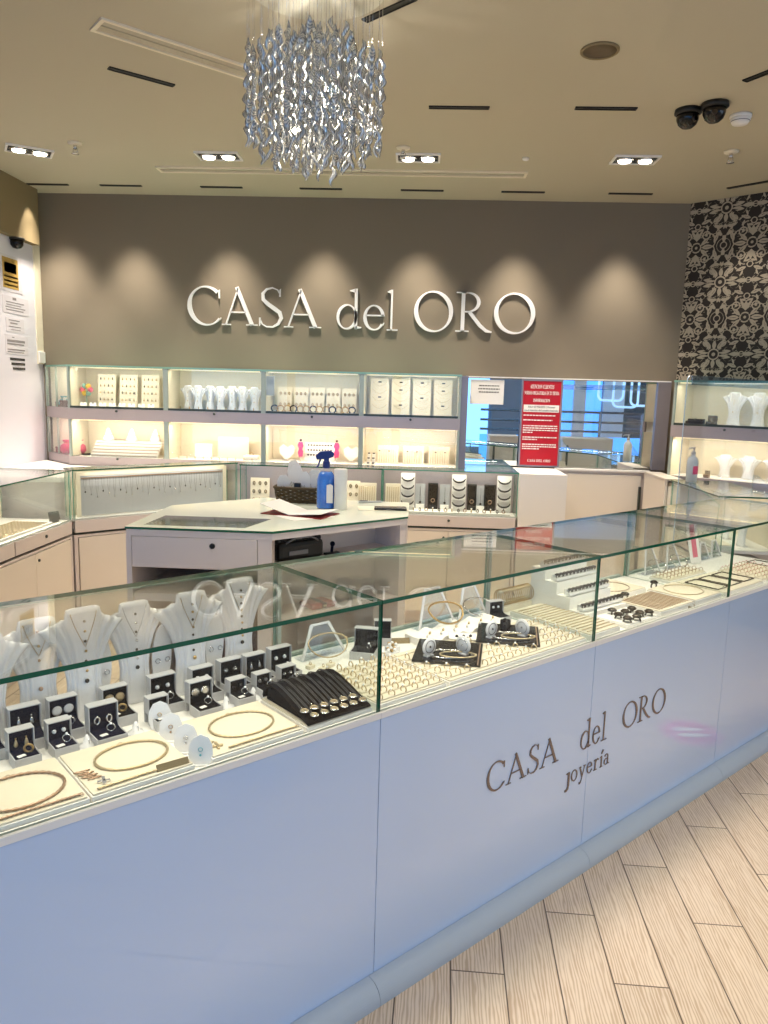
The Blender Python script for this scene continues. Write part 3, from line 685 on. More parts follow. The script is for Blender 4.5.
tag(bpy.data.objects['under_mirror'], 'plain cabinet block carrying the glass top in front of mirror', 'cabinet'); bpy.data.objects['under_mirror'].name = 'base_cabinet'
t = thing('corner_worktop', 'white wedge worktop in the left corner behind the counters', 'worktop', (0, 0, 0))
P = [(-2.715, 4.29), (-2.125, 4.40), (-1.36, 5.11), (-2.385, 5.11), (-2.69, 5.40), (-2.715, 5.40)]
MB().prism(P, .955, .984).build('top', 'white', t); MB().prism([(-2.70, 4.32), (-2.17, 4.42), (-1.45, 5.09), (-2.40, 5.09), (-2.70, 5.36)], 0, .955).build('carcass', 'mauve_cab', t)
o = MB().box(.672, 4.925, 0, .978, 5.36, ZT-.005, bev=.002).build('pedestal', 'white'); tag(o, 'tall white block pedestal carrying the red notice', 'pedestal')
t = thing('staff_cupboard', 'cream cupboard under the mirror with a bar handle', 'cupboard', (.98, 5.375, 0))
bx('carcass', (0, .02, 0, .66, .06, 1.03), 'mauve_cab', t); d_ = bx('door', (.022, 0, .02, .60, .019, 1.005), 'cream_cab', t, .002); bx('handle', (.585, -.022, .62, .60, -.001, .93), 'alu_dark', d_)
bx('worktop', (0, -.004, 1.03, .66, .05, 1.042), 'white', t); bx('hinge_strip', (.004, -.003, .02, .018, .019, .985), 'grey_post', t)
t = thing('end_cabinet', 'narrow cream cabinet standing edge on before the right counter', 'cabinet', (1.575, 4.845, 0))
bx('body', (.022, 0, 0, .10, .42, 1.0), 'cream_cab', t); bx('side_panel', (0, 0, 0, .018, .44, 1.035), 'cream_cab', t, .002); bx('top', (-.002, -.01, 1.036, .11, .45, 1.046), 'cream_cab', t)
counter('right display counter running from the front counter to the lit cases', (1.60, 4.80, 0), -PI/2, .765, .34, 2, 1, 'cream')

# ------------------------------------------------------------------ service desk (island)
DT = 1.0
t = thing('service_desk', 'white angular service desk with green edged glass top', 'desk', (0, 0, 0))
P = [(-1.115, 2.82), (-.54, 2.82), (-.03, 3.29), (-.03, 3.73), (-.75, 3.73), (-1.115, 3.38)]
def inset(P, d):
    n = len(P); out = []
    for i in range(n):
        p0, p1, p2 = Vector(P[i-1]), Vector(P[i]), Vector(P[(i+1) % n]); e1 = (p1-p0).normalized(); e2 = (p2-p1).normalized()
        n1 = Vector((-e1.y, e1.x)); n2 = Vector((-e2.y, e2.x)); bsc = (n1+n2).normalized(); out.append(tuple(p1+bsc*d/max(.3, bsc.dot(n1))))
    return out
MB().prism(P, DT-.009, DT, 0, 1).build('glass_top', ['green_white', 'edge_green'], t)
MB().prism([(-1.06, 2.875), (-.66, 2.875), (-.60, 3.10), (-1.05, 3.10)], DT, DT+.0006).build('dark_inset', 'smoke_glass', t)
MB().prism(inset(P, .004), DT-.035, DT-.0095).build('top_rail', 'mauve_cab', t)
Q = inset(P, .02); MB().prism(Q, 0, .09).build('plinth', 'mauve_cab', t)
bx('side_panel', (-1.113, 2.824, .09, -1.092, 3.37, DT-.035), 'mauve_cab', t)
bx('side_panel', (-.60, 2.826, .09, -.545, 2.885, DT-.035), 'mauve_cab', t)
bx('partition', (-.60, 2.89, .09, -.58, 3.70, DT-.035), 'mauve_cab', t)
bx('back_panel', (-.745, 3.705, .09, -.035, 3.725, DT-.035), 'mauve_cab', t)
MB().prism([(-1.11, 3.375), (-.75, 3.722), (-.735, 3.705), (-1.095, 3.36)], .09, DT-.035).build('back_panel', 'mauve_cab', t)
bx('side_panel', (-.055, 3.31, .09, -.035, 3.70, DT-.035), 'mauve_cab', t)
dr = bx('drawer', (-1.0905, 2.822, .842, -.602, 2.842, .9635), 'mauve_cab', t, .002)
bx('drawer_box', (-1.08, 2.843, .85, -.615, 3.25, .95), 'mauve_cab', dr)
MB().lathe([(.011, 0), (.011, .004), (.007, .007)], (-.775, 2.822, .935), 14, 0, 'y').build('lock', 'black', dr)
bx('shelf', (-1.09, 2.835, .705, -.602, 3.36, .735), 'mauve_cab', t); bx('shade_backing', (-1.085, 3.30, .09, -.605, 3.32, .84), 'brown', t)  # brown board paints in the shade of the unlit opening
ex = Vector((.735, .678, 0)); en = Vector((-.678, .735, 0)); o0 = Vector((-.545, 2.835, 0))
pn = MB().slab([(.05, .62), (.66, .62), (.66, .963), (.05, .963)], o0, ex, (0, 0, 1), en, .17, .185).build('recess_panel', 'mauve_cab', t)
m = MB()
for xc in (.235, .325):
    m.slab([(xc+.026*math.cos(PI+PI*k/10), .955+.028*math.sin(PI+PI*k/10)) for k in range(11)], o0, ex, (0, 0, 1), en, .164, .1695)
m.build('finger_hole', 'black', pn)
MB().slab([(.04, 0), (.67, 0), (.67, .17), (.04, .17)], o0+Vector((0, 0, .855)), ex, en, (0, 0, 1), -.02, 0).build('shelf', 'mauve_cab', t)
MB().slab([(.04, 0), (.67, 0), (.67, .17), (.04, .17)], o0+Vector((0, 0, .64)), ex, en, (0, 0, 1), -.02, 0).build('shelf', 'mauve_cab', t)
MB().slab([(.655, .09), (.69, .09), (.69, .963), (.655, .963)], o0, ex, (0, 0, 1), en, 0, .17).build('side_panel', 'mauve_cab', t)
# things on and in the desk
def deskpt(a, dpt, z): return o0+ex*a+en*dpt+Vector((0, 0, z))
EXA = math.atan2(ex.y, ex.x)
t = thing('handbag', 'black quilted bag on the open shelf of the service desk', 'bag', deskpt(.172, .085, .8562), EXA); t.scale = (1.3, 1.2, 1.25)
MB().box(-.085, -.03, 0, .085, .03, .062, bev=.014).build('body', 'black', t)
m = MB()
for k in range(7): m.ball((-.072+.024*k, -.004, .064), .014)
m.build('top_fold', 'black', t); MB().tube([(-.06, -.03, .06), (-.03, -.036, .075), (.03, -.036, .075), (.06, -.03, .06)], .003, 5).build('handle', 'mid_grey', t); bx('clasp', (-.05, -.034, .02, .02, -.031, .034), 'mid_grey', t)
t = thing('stapler', 'small dark tool standing right of the black bag', 'tool', deskpt(.335, .07, .8562), EXA)
MB().box(-.035, -.012, 0, .035, .012, .010, bev=.003).build('base', 'black', t); MB().tube([(0, 0, .01), (.003, 0, .04)], .006, 8).build('post', 'navy', t); MB().ball((.004, 0, .045), .011).build('knob', 'navy', t)
t = thing('wallet', 'red wallet lying on the lower shelf of the service desk', 'wallet', deskpt(.27, .075, .6412), EXA)
MB().box(-.06, -.05, 0, .06, .05, .022, bev=.006).build('body', 'red_dark', t); bx('strap', (-.01, -.052, .004, .01, .052, .0235), 'ink_dark', t)
bx('clasp', (-.008, -.054, .008, .008, -.0515, .018), 'silver', t)
bk = thing('wicker_basket', 'dark wicker basket full of paper tags on the service desk', 'basket', (-.555, 3.63, DT), -.05)
m = MB(); n = 40
for k in range(8):
    z = .006+k*.0085; w, d = .115+.012*k/7, .058+.008*k/7
    pp = []
    for i in range(n):
        a = 2*PI*i/n; c, s_ = math.cos(a), math.sin(a); q = (abs(c)**4+abs(s_)**4)**-.25
        pp.append((w*c*q, d*s_*q, z+.0025*(1 if (i+k) % 2 else -1)))
    m.tube(pp, .0052, 5, True)
m.build('woven_wall', 'wicker', bk); bx('base', (-.112, -.056, .001, .112, .056, .008), 'wicker', bk)
m = MB(); pp = []
for i in range(n):
    a = 2*PI*i/n; c, s_ = math.cos(a), math.sin(a); q = (abs(c)**4+abs(s_)**4)**-.25; pp.append((.129*c*q, .068*s_*q, .072))
m.tube(pp, .007, 6, True); m.build('rim', 'wicker', bk)
def tagcard(i, x, y, h, w, tilt, lean, label):
    p = Vector((-.555+x, 3.63+y, DT+.012)); t = thing('paper_tag', label, 'paper tag', p, tilt, 'paper tags in the basket'); t.rotation_euler = (lean, .18*math.sin(i*2.1), tilt)
    MB().slab([(-w/2, 0), (w/2, 0), (w/2, h*.8), (w*.2, h), (-w*.3, h*.97), (-w/2, h*.75)], (0, 0, 0), (1, 0, 0), (0, 0, 1), (0, 1, 0), 0, .0012).build('card', 'paper', t)
    m = MB(); m.tube([(-w*.3+.004*j, -.0012, h*.35+.012*(j % 3)) for j in range(int(w*100)+1)], .0008, 4); m.build('print', 'ink', t)
for i, (x, y, h, w, tl, ln, lb) in enumerate(((-.085, -.02, .12, .06, .2, -.1, 'leftmost short paper tag in the wicker basket'), (-.05, .0, .17, .07, .1, -.15, 'tall paper tag left of middle in the wicker basket'), (-.02, .02, .19, .07, -.1, -.05, 'tallest paper tag in the wicker basket'),
        (.015, -.03, .14, .06, .15, -.1, 'front middle paper tag in the wicker basket'), (.05, .01, .15, .08, -.2, .05, 'wide paper tag right of middle in the basket'), (.085, -.01, .13, .05, .3, -.1, 'rightmost paper tag in the wicker basket'))):
    tagcard(i, x, y, h, w, tl, ln, lb)
o = MB().box(-.585, 3.585, DT+.06, -.555, 3.61, DT+.095, bev=.003).build('ring_box', 'black'); tag(o, 'tiny black ring box on the rim of the wicker basket', 'box')
t = thing('spray_bottle', 'clear spray bottle of blue liquid with dark blue trigger', 'spray bottle', (-.415, 3.455, DT), .15)
MB().lathe([(.0425, 0), (.044, .006), (.044, .133), (.040, .154), (.027, .173), (.0155, .188)], n=24).build('bottle', 'glass_clear', t)
MB().lathe([(.0415, .003), (.0422, .008), (.0422, .132), (.038, .152), (.026, .170)], n=24).build('liquid', 'blue_liquid', t)
m = MB(); m.slab([(-.005, .03), (.024, .03), (.024, .11), (.012, .118), (-.005, .112)], (.006, -.0455, 0), (1, 0, 0), (0, 0, 1), (0, -1, 0), 0, .0008); m.build('label', 'paper', t)
MB().lathe([(.016, .186), (.017, .190), (.017, .214), (.012, .22)], n=16).build('collar', 'blue_cap', t)
hd = MB().slab([(-.045, .225), (-.050, .242), (-.03, .262), (.02, .266), (.036, .255), (.030, .238), (.012, .232), (.010, .214), (-.010, .214), (-.012, .228)], (0, 0, 0), (1, 0, 0), (0, 0, 1), (0, 1, 0), -.012, .012).build('trigger_head', 'blue_cap', t)
MB().slab([(-.030, .232), (-.022, .232), (-.034, .195), (-.044, .186), (-.048, .19), (-.040, .2)], (0, 0, 0), (1, 0, 0), (0, 0, 1), (0, 1, 0), -.006, .006).build('trigger', 'blue_cap', hd)
t = thing('paper_roll', 'white paper roll standing beside the blue spray bottle', 'paper roll', (-.345, 3.43, DT))
MB().lathe([(.030, 0), (.030, .185), (.029, .187), (.012, .187), (.012, .18)], n=28).build('paper', 'paper', t); MB().lathe([(.012, .182), (.012, .186), (.009, .186), (.009, .182)], n=16).build('core', 'cream_cab', t)
t = thing('booklet', 'open booklet with red cover lying before the basket', 'booklet', (-.515, 3.265, DT+.001), -.35)
bx('cover', (-.135, -.09, 0, .16, .09, .003), 'red_dark', t)
m = MB(); m.slab([(0, 0), (.16, 0), (.16, .165), (0, .165)], (0, -.082, .0035), (.98, 0, .10), (0, 1, 0), (-.1, 0, .98), 0, .002); m.build('page', 'paper', t)
m = MB(); m.slab([(-.15, 0), (0, 0), (0, .165), (-.15, .165)], (0, -.082, .0035), (.95, 0, -.26), (0, 1, 0), (.26, 0, .95), 0, .002); m.build('page', 'paper', t)
o = MB().box(0, 0, 0, .21, .15, .0015).build('paper_sheet', 'paper', None, (-.50, 3.07, DT+.0004), .75); tag(o, 'loose white sheet at the front edge of the service desk', 'paper')
o = MB().box(0, 0, 0, .17, .12, .0015).build('paper_sheet', 'paper_warm', None, (-.26, 3.42, DT+.0004), .1); tag(o, 'loose white sheet under the black phone on the desk', 'paper')
t = thing('phone', 'flat black phone at the right end of the desk top', 'phone', (-.115, 3.47, DT+.002), .05)
MB().box(-.075, -.036, 0, .075, .036, .009, bev=.003).build('body', 'black', t); bx('screen', (-.07, -.031, .0092, .07, .031, .0098), 'black_gloss', t); bx('button', (-.02, -.0375, .003, .0, -.0362, .006), 'mid_grey', t)
t = thing('pen', 'blue grey pen lying at the back of the desk', 'pen', (-.22, 3.66, DT+.006), .3)
MB().tube([(-.06, 0, 0), (.05, 0, 0), (.065, 0, 0)], [.005, .005, .0015], 8).build('barrel', 'grey_panel', t); bx('clip', (-.055, -.001, .0055, -.015, .001, .0085), 'mid_grey', t)

# ------------------------------------------------------------------ the front counter
def fthing(name, label, cat, u, v, z, rz=0., group=None): return thing(name, label, cat, FC(u, v, z), ANG+rz, group)
US = [-.67, .235, 1.1463, 2.0535, 2.985, 3.90]
UL = ['leftmost glass counter unit, outside the left picture edge', 'blue fronted glass counter unit at left holding busts and navy boxes', 'blue fronted glass counter unit with the gold ring trays',
      'blue fronted glass counter unit with gold bangles and dark rings', 'blue fronted glass counter unit at the right picture edge']
SKL = ['grey rounded kick board outside the left picture edge', 'grey rounded kick board at the lower left, left of its first seam', 'grey rounded kick board under the word CASA', 'grey rounded kick board under the word ORO', 'grey rounded kick board at the right picture edge']
for i in range(5):
    u0, w = US[i], US[i+1]-US[i]
    t = thing('glass_counter', UL[i], 'display counter', FC(u0, 0, 0), ANG, 'blue fronted front counter units')
    bx('front_panel', (.0012, V0-.010, ZS, w-.0012, V0+.006, ZP), 'panel_mall_blue', t)
    bx('cabinet', (.0006, V0+.0065, .001, w-.0006, VB, ZB-.012), 'mauve_cab', t)
    pr = [(V0-.011, .053)]+[(V0-.020-.042*math.sin(a*PI/24), .006+.047*math.cos(a*PI/24)) for a in range(0, 13)]+[(V0-.062, 0), (V0-.011, 0), (V0-.011, .05)]
    sk = MB().slab(pr, (0, 0, 0), (0, 1, 0), (0, 0, 1), (1, 0, 0), -.018, w-.0195).build('kick_board', 'skirt_grey', None, FC(u0, 0, 0), ANG)
    tag(sk, SKL[i], 'kick board', 'grey rounded kick boards')
    bx('deck', (.0004, V0-.008, ZB-.006, w-.0004, VB, ZB-.0008), 'white', t)
    bx('rim', (.0004, V0-.0125, ZP, w-.0004, V0-.0045, ZB+.0095), 'white', t); bx('rim', (.004, V0+.0045, ZB, w-.004, V0+.0085, ZB+.0085), 'white', t)
    pane('glass_front', (.003, V0-.004, ZB, w-.003, V0+.004, ZT-.010), 'y', t)
    pane('glass_top', (.0015, V0-.006, ZT-.010, w-.0015, VB+.004, ZT), 'z', t)
    pane('glass_back', (.003, VB-.008, ZB, w-.003, VB-.002, ZT-.010), 'y', t, ('glass', 'edge_pale'))
    pane('glass_divider', (-.0028, V0+.0044, ZB, .0028, VB-.0084, ZT-.0105), 'x', t, ('glass', 'edge_pale'))
    bx('back_post', (.003, VB-.018, ZB, .015, VB-.0095, ZT-.011), 'alu', t); bx('back_rail', (.02, VB+.0, ZB-.012, w-.02, VB+.014, ZB+.008), 'alu', t)
    for k in range(2):
        d_ = bx('door', (w*k/2+.004, VB+.001, .08, w*(k+1)/2-.004, VB+.018, .725), 'cream_cab', t, .002); bx('handle', (w*k/2+(.41 if k == 0 else .03), VB+.0185, .45, w*k/2+(.425 if k == 0 else .045), VB+.035, .65), 'alu_dark', d_)
# lettering on the blue panels
def blue_sign(name, label): return thing(name, label, 'sign', FC(0, V0-.0102, 0), ANG)
g = blue_sign('panel_lettering', 'grey brown CASA del ORO joyeria lettering on the blue counter front')
for word, x0, x1, z0, z1 in (('CASA', 1.552, 1.89, .405, .497), ('del', 2.005, 2.155, .402, .505), ('ORO', 2.248, 2.532, .404, .50)):
    wd = {'C': .84, 'A': 1.0, 'S': .55, 'd': .62, 'e': .46, 'l': .34, 'O': 1.0, 'R': .92}
    gap = .07 if word != 'del' else .10; tot = sum(wd[c] for c in word)+gap*(len(word)-1); s_ = (x1-x0)/tot; x = x0
    for c in word:
        w_ = wd[c]*s_; zz = z1 if c != 'e' else z0+(z1-z0)*.62
        put_letter(c, 'letter_brown', g, x, x+w_, z0, zz, .0025); x += w_+gap*s_
x = 1.935; zb = .306
for c, w_, z0, z1 in (('j', .022, -.024, .040), ('o', .034, 0, .040), ('y', .036, -.022, .040), ('e', .030, 0, .040), ('r', .028, 0, .040), ('i', .015, 0, .040), ('a', .032, 0, .040)):
    put_letter(c, 'letter_brown', g, x, x+w_, zb+z0, zb+z1, .0025)
    if c == 'i': MB().slab([(x+.004, zb+.048), (x+.009, zb+.047), (x+.018, zb+.060), (x+.011, zb+.062)], (0, 0, 0), (1, 0, 0), (0, 0, 1), (0, -1, 0), 0, .0025).build('accent', 'letter_brown', g)
    x += w_+.0085
# ------------------------------------------------------------------ jewellery builders
def bust_y(s, t): return .014*s*s*(1-.3*t)+.014*t
def bust_half(t):
    k = [(0, .050), (.2, .043), (.42, .039), (.6, .045), (.8, .062), (.93, .083), (1, .098)]
    for (a, va), (b_, vb) in zip(k, k[1:]):
        if t <= b_: f = (t-a)/(b_-a); return va+(vb-va)*f
    return k[-1][1]
def make_bust(h, wide=1.):
    m = MB(); ns, nt = 36, 18; F = []; B = []
    for j in range(nt+1):
        t = j/nt; rf = []; rb = []
        for i in range(ns+1):
            s_ = -1+2*i/ns; a = abs(s_)
            zt = 1.0-.022*(a/.42)**6 if a < .42 else .905-.085*((a-.42)/.58)+.014*abs(math.sin((a-.42)*PI*6.9))
            x = s_*bust_half(t)*wide*1.0; z = h*t*zt
            y = bust_y(s_, t)+(.0045*math.sin(a*26)*min(1, t*2) if a > .4 else 0)
            rf.append(m.v((x, y, z))); rb.append(m.v((x*.985, y+.006, z)))
        F.append(rf); B.append(rb)
    for j in range(nt):
        for i in range(ns):
            m.face([F[j][i], F[j][i+1], F[j+1][i+1], F[j+1][i]], 0, True); m.face([B[j][i], B[j+1][i], B[j+1][i+1], B[j][i+1]], 0, True)
    for i in range(ns):
        m.face([F[0][i], B[0][i], B[0][i+1], F[0][i+1]]); m.face([F[nt][i], F[nt][i+1], B[nt][i+1], B[nt][i]])
    for j in range(nt):
        m.face([F[j][0], F[j+1][0], B[j+1][0], B[j][0]]); m.face([F[j][ns], B[j][ns], B[j+1][ns], F[j+1][ns]])
    return m
def bust(label, cat_loc, rz, h=.27, wide=1., group=None):
    t = thing('necklace_bust', label, 'necklace bust', cat_loc, rz, group)
    make_bust(h, wide).build('display_sheet', 'acrylic_white', t)
    MB().box(-.046*wide, .008, 0, .046*wide, .042, .006, bev=.002).build('foot', 'acrylic_white', t)
    MB().tube([(0, .036, .006), (0, .038, h*.5), (0, .024, h*.8)], .005, 6).build('strut', 'acrylic_white', t)
    return t
def bust_necklace(label, loc, rz, h, n, m_chain, m_bead, drop=.42, group=None):
    t = thing('necklace', label, 'necklace', loc, rz, group)
    def P(x, tt): return (x, bust_y(x/.09, tt)-.0022, h*tt)
    pts = [P(.030*(1-k/8), .955-(.30)*(k/8)**.8) for k in range(9)]+[P(-.030*k/8, .955-.30*((8-k)/8)**.8) for k in range(1, 9)]
    MB().tube(pts, .0008, 4).build('chain', m_chain, t)
    for k in range(n):
        tt = .88-(.88-drop)*k/(n-1); c = P(0, tt); r = .0034 if k < n-1 else .0052
        MB().ball((c[0]+.0012*math.sin(k*3), c[1]-r*.6, c[2]), r).build('bead', m_bead if k % 2 == 0 else m_chain, t)
    return t
BG = 'white necklace busts in the left counter'
BL = [(.370, .245, 'white necklace bust cut by the left picture edge'), (.487, .255, 'white bust second from left, with the gold bow necklace'), (.582, .272, 'tall white bust above the navy box with pearl earrings'),
      (.715, .258, 'white bust in the middle of the row, over the small front box'), (.853, .268, 'white bust second from the right end of the row'), (1.010, .275, 'rightmost white bust, beside the counter divider')]
for k, (u, h, lb) in enumerate(BL):
    vv = 1.720 if k in (0, 2, 4) else 1.748
    bust(lb, FC(u, vv, ZB), ANG, h, 1.0 if k != 3 else .92, BG)
    bust_necklace('%s necklace hanging on the %s' % (('silver', 'gold', 'gold', 'silver', 'dark beaded', 'dark beaded')[k], ('bust cut by the left picture edge', 'second bust from left', 'tall bust third from left', 'middle bust fourth from left', 'bust second from right', 'rightmost bust')[k]),
                  FC(u, vv, ZB), ANG, h, (5, 5, 7, 7, 8, 9)[k], 'silver' if k in (0, 3) else 'gold', ('stone_white', 'rose_gold', 'gunmetal', 'gunmetal', 'gunmetal', 'gunmetal')[k], .36, 'necklaces on the white busts')
for k, (u, lb) in enumerate(((.632, 'round pale earring plaque between third and middle bust'), (.788, 'round pale earring plaque left of the second bust from right'), (.938, 'round pale earring plaque left of the rightmost bust'))):
    t = fthing('earring_plaque', lb, 'earring stand', u, 1.780, ZB, 0, 'oval plaques between the busts')
    MB().slab([(.026*math.cos(2*PI*i/24), .100+.085*math.sin(2*PI*i/24)) for i in range(24)], (0, 0, 0), (1, 0, 0), (0, -.1, 1), (0, 1, 0), 0, .005).build('plaque', 'acrylic_white', t)
    MB().box(-.02, -.012, 0, .02, .015, .014, bev=.002).build('foot', 'acrylic_white', t)
    for sx in (-1, 1): MB().torus((sx*.013, -.014, .09), .006, .0012, 'y', 12, 4).build('hook', 'silver', t)
# boxes
def make_box(w, h, d=.055, shell='box_grey', lining='navy', label='', u=0, v=0, rz=0., z=ZB, group=None):
    t = fthing('jewellery_box', label, 'jewellery box', u, v, z, rz, group)     # origin: foot of the lid, front is -y
    m = MB(); e = .005
    m.box(-w/2, -d, 0, w/2, 0, .006); m.box(-w/2, -d, .006, -w/2+.0022, 0, .024); m.box(w/2-.0022, -d, .006, w/2, 0, .024); m.box(-w/2+.0022, -d, .006, w/2-.0022, -d+.0022, .024); m.build('base', shell, t)
    MB().box(-w/2+.0025, -d+.0025, .006, w/2-.0025, -.0005, .0235, bev=.0012).build('base_cushion', lining, t)
    h *= .88; e2 = .0022; m = MB(); m.box(-w/2, .018, .0, w/2, .024, h); m.box(-w/2, -.002, .024, -w/2+e2, .018, h); m.box(w/2-e2, -.002, .024, w/2, .018, h); m.box(-w/2+e2, -.002, h-e2, w/2-e2, .018, h); l = m.build('lid', shell, t)
    m = MB(); m.slab([(-d*.35, .0225), (-.004, .027), (.005, .036), (.006, .05), (.004, h-.0025), (.0175, h-.0025), (.0175, .0225)], (0, 0, 0), (0, 1, 0), (0, 0, 1), (1, 0, 0), -w/2+e2+.0002, w/2-e2-.0002); m.build('lid_cushion', lining, l)
    return t
def ring_mb(R, r, st=0., wide=1.):
    m = MB(); m.torus((0, 0, R), R, r, 'x', 18, 6)
    return m
RINGP = {}
def ring(label, loc, rz, R=.009, r=.0014, m='gold', stone=None, group=None, tilt=0.):
    k = (round(R, 4), round(r, 4), m, stone)
    if k not in RINGP:
        t = thing('ring', label, 'ring', loc, rz, group)
        ring_mb(R, r).build('band', m, t)
        if stone: MB().ball((0, 0, 2*R+r*.8), r*1.9, n=8).build('stone', stone, t)
        RINGP[k] = t
    else: t = dup(RINGP[k], loc, rz, label, group)
    t.rotation_euler = (tilt, 0, rz); return t
EARP = {}
def earring(label, loc, rz, kind='stud', m='silver', stone='stone_white', group=None, s=1.):
    k = (kind, m, stone, s)
    if k not in EARP:
        t = thing('earring', label, 'earring', loc, rz, group)
        if kind == 'stud': MB().ball((0, -.002*s, 0), .0042*s).build('stone', stone, t); MB().torus((0, -.001, 0), .0045*s, .001, 'y', 12, 4).build('setting', m, t)
        elif kind == 'hoop': MB().torus((0, -.002, -.006*s), .007*s, .0022*s, 'y', 18, 6, sx=.62).build('hoop', m, t); MB().ball((0, -.002, .002), .0016).build('post', m, t)
        elif kind == 'drop': MB().lathe([(.0006, .004*s), (.0025*s, 0), (.0045*s, -.008*s), (.002*s, -.013*s)], (0, -.003, 0), 10).build('drop', stone, t); MB().ball((0, -.002, .005*s), .002*s).build('post', m, t)
        elif kind == 'disc': MB().lathe([(.008*s, 0), (.009*s, .0015), (.006*s, .003)], (0, 0, 0), 18, 0, 'y').build('disc', stone, t); MB().torus((0, -.001, 0), .0086*s, .0008, 'y', 18, 4).build('rim', m, t)
        EARP[k] = t; return t
    return dup(EARP[k], loc, rz, label, group)
FG = 'navy lined open jewellery boxes'
# (u, v, w, h, style) back row then front row
BOXES = [(.352, 1.690, .062, .088, 'gold hoop', 'navy box cut by the left picture edge'), (.436, 1.700, .066, .092, 'silver drop', 'large navy box in back row, far left, with silver drops'),
         (.517, 1.712, .064, .092, 'white pearl disc', 'large navy box with round white earrings below the tall bust'), (.636, 1.700, .062, .088, 'gold dome', 'large black lined box with gold dome earrings'),
         (.755, 1.700, .068, .090, 'silver square', 'large back row box with square silver earrings'), (.862, 1.705, .062, .086, 'silver round', 'back row box partly hidden behind the round earring box'),
         (.944, 1.712, .066, .090, 'small silver', 'back row box above the small box of grey studs'), (1.018, 1.716, .062, .088, 'silver tube', 'back row box second from the divider end'),
         (1.098, 1.722, .068, .092, 'bright stud', 'back row box nearest the counter divider'),
         (.405, 1.612, .052, .076, 'gold leaf', 'small front navy box with gold leaf earrings and wide ring'), (.482, 1.618, .050, .074, 'clear stud', 'small front navy box with clear studs and solitaire ring'),
         (.575, 1.606, .066, .092, 'crescent hoop', 'big front navy box with crescent hoops, nearest the middle tray'), (.706, 1.640, .050, .072, 'gold hoop', 'small front box with little gold hoops behind the price cards'),
         (.815, 1.628, .062, .088, 'round halo', 'front box with round halo earrings and matching ring'), (.917, 1.634, .048, .066, 'grey stud', 'small front box with grey studs, left of the two smallest'),
         (.992, 1.648, .046, .064, 'pale stud', 'small front box behind the black pendant pad, left'), (1.068, 1.662, .048, .066, 'silver stud', 'small front box behind the black pendant pad, right')]
STY = {'gold hoop': ('hoop', 'gold', 'gold'), 'silver drop': ('drop', 'silver', 'silver'), 'white pearl disc': ('disc', 'silver', 'acrylic_white'), 'gold dome': ('disc', 'gold', 'pale_gold'), 'silver square': ('stud', 'silver', 'stone_white'), 'silver round': ('stud', 'silver', 'stone_white'),
       'small silver': ('stud', 'silver', 'silver'), 'silver tube': ('drop', 'silver', 'silver'), 'bright stud': ('stud', 'silver', 'stone_white'), 'gold leaf': ('drop', 'gold', 'pale_gold'), 'clear stud': ('stud', 'silver', 'stone_white'), 'crescent hoop': ('hoop', 'silver', 'silver'),
       'round halo': ('disc', 'silver', 'silver'), 'grey stud': ('stud', 'gunmetal', 'stone_dark'), 'pale stud': ('stud', 'silver', 'mid_grey'), 'silver stud': ('stud', 'silver', 'silver')}
for k, (u, v, w, h, st, lb) in enumerate(BOXES):
    if k < 9: v = min(v, 1.694)
    else: v = min(v, 1.612)
    make_box(w, h, .055 if w > .055 else .048, 'box_grey', 'navy' if k in (0, 1, 2, 9, 10, 11) else 'velvet', lb, u, v, 0, ZB, FG)
    kd, em, es = STY[st]; row = 'back' if k < 9 else 'front'; nth = ORD[k if k < 9 else k-9]
    for sx, sd in ((-1, 'left'), (1, 'right')):
        earring('%s %s earring in the %s open box from left, %s row' % (sd, st, nth, row), FC(u+sx*w*.2, v+.0045, ZB+h*.56), ANG, kd, em, es, 'earrings in the navy boxes', 1.25 if w > .055 else 1.05)
    if st not in ('silver drop', 'small silver', 'silver tube'):
        ring('%s ring in the %s open box from left, %s row' % ('gold' if 'gold' in st else 'silver', nth, row), FC(u+.008, v-.022, ZB+.0235), ANG+PI/2-.5, .0085, .0026 if 'gold' in st else .0016, 'gold' if 'gold' in st else 'silver', None if 'gold' in st else 'stone_white', 'rings in the navy boxes')
    o = MB().box(-.008, -.005, 0, .008, .005, .0012).build('price_tag', 'paper', None, FC(u-w*.18, v-.034, ZB+.0238), ANG+.2); tag(o, 'tiny white price tag in the %s open box from left, %s row' % (nth, row), 'price tag', 'price tags in the boxes')
# white trays with round chains
def tray(name, label, u0, u1, v0, v1, z0=ZB, z1=.774, m='tray_cream', rz=0, cat='jewellery tray', side='white', group=None):
    t = fthing(name, label, cat, (u0+u1)/2, (v0+v1)/2, z0, rz, group); w, d = (u1-u0)/2, (v1-v0)/2
    MB().box(-w, -d, 0, w, d, z1-z0-.004, bev=.001).build('body', side, t); MB().box(-w+.003, -d+.003, z1-z0-.004, w-.003, d-.003, z1-z0, bev=.001).build('pad', m, t)
    return t
def chain_loop(name, label, c, R, r, m, sx=1., sy=1., rz=0., cat='necklace', n=72, group=None, wob=.25):
    t = thing(name, label, cat, c, rz, group)
    MB().torus((0, 0, r), R, r, 'z', n, 6, 0, sx, sy, wob).build('chain', m, t)
    m2 = MB(); m2.torus((0, R*sy+.004, r), .0045, .0009, 'z', 10, 4); m2.build('clasp', m, t); return t
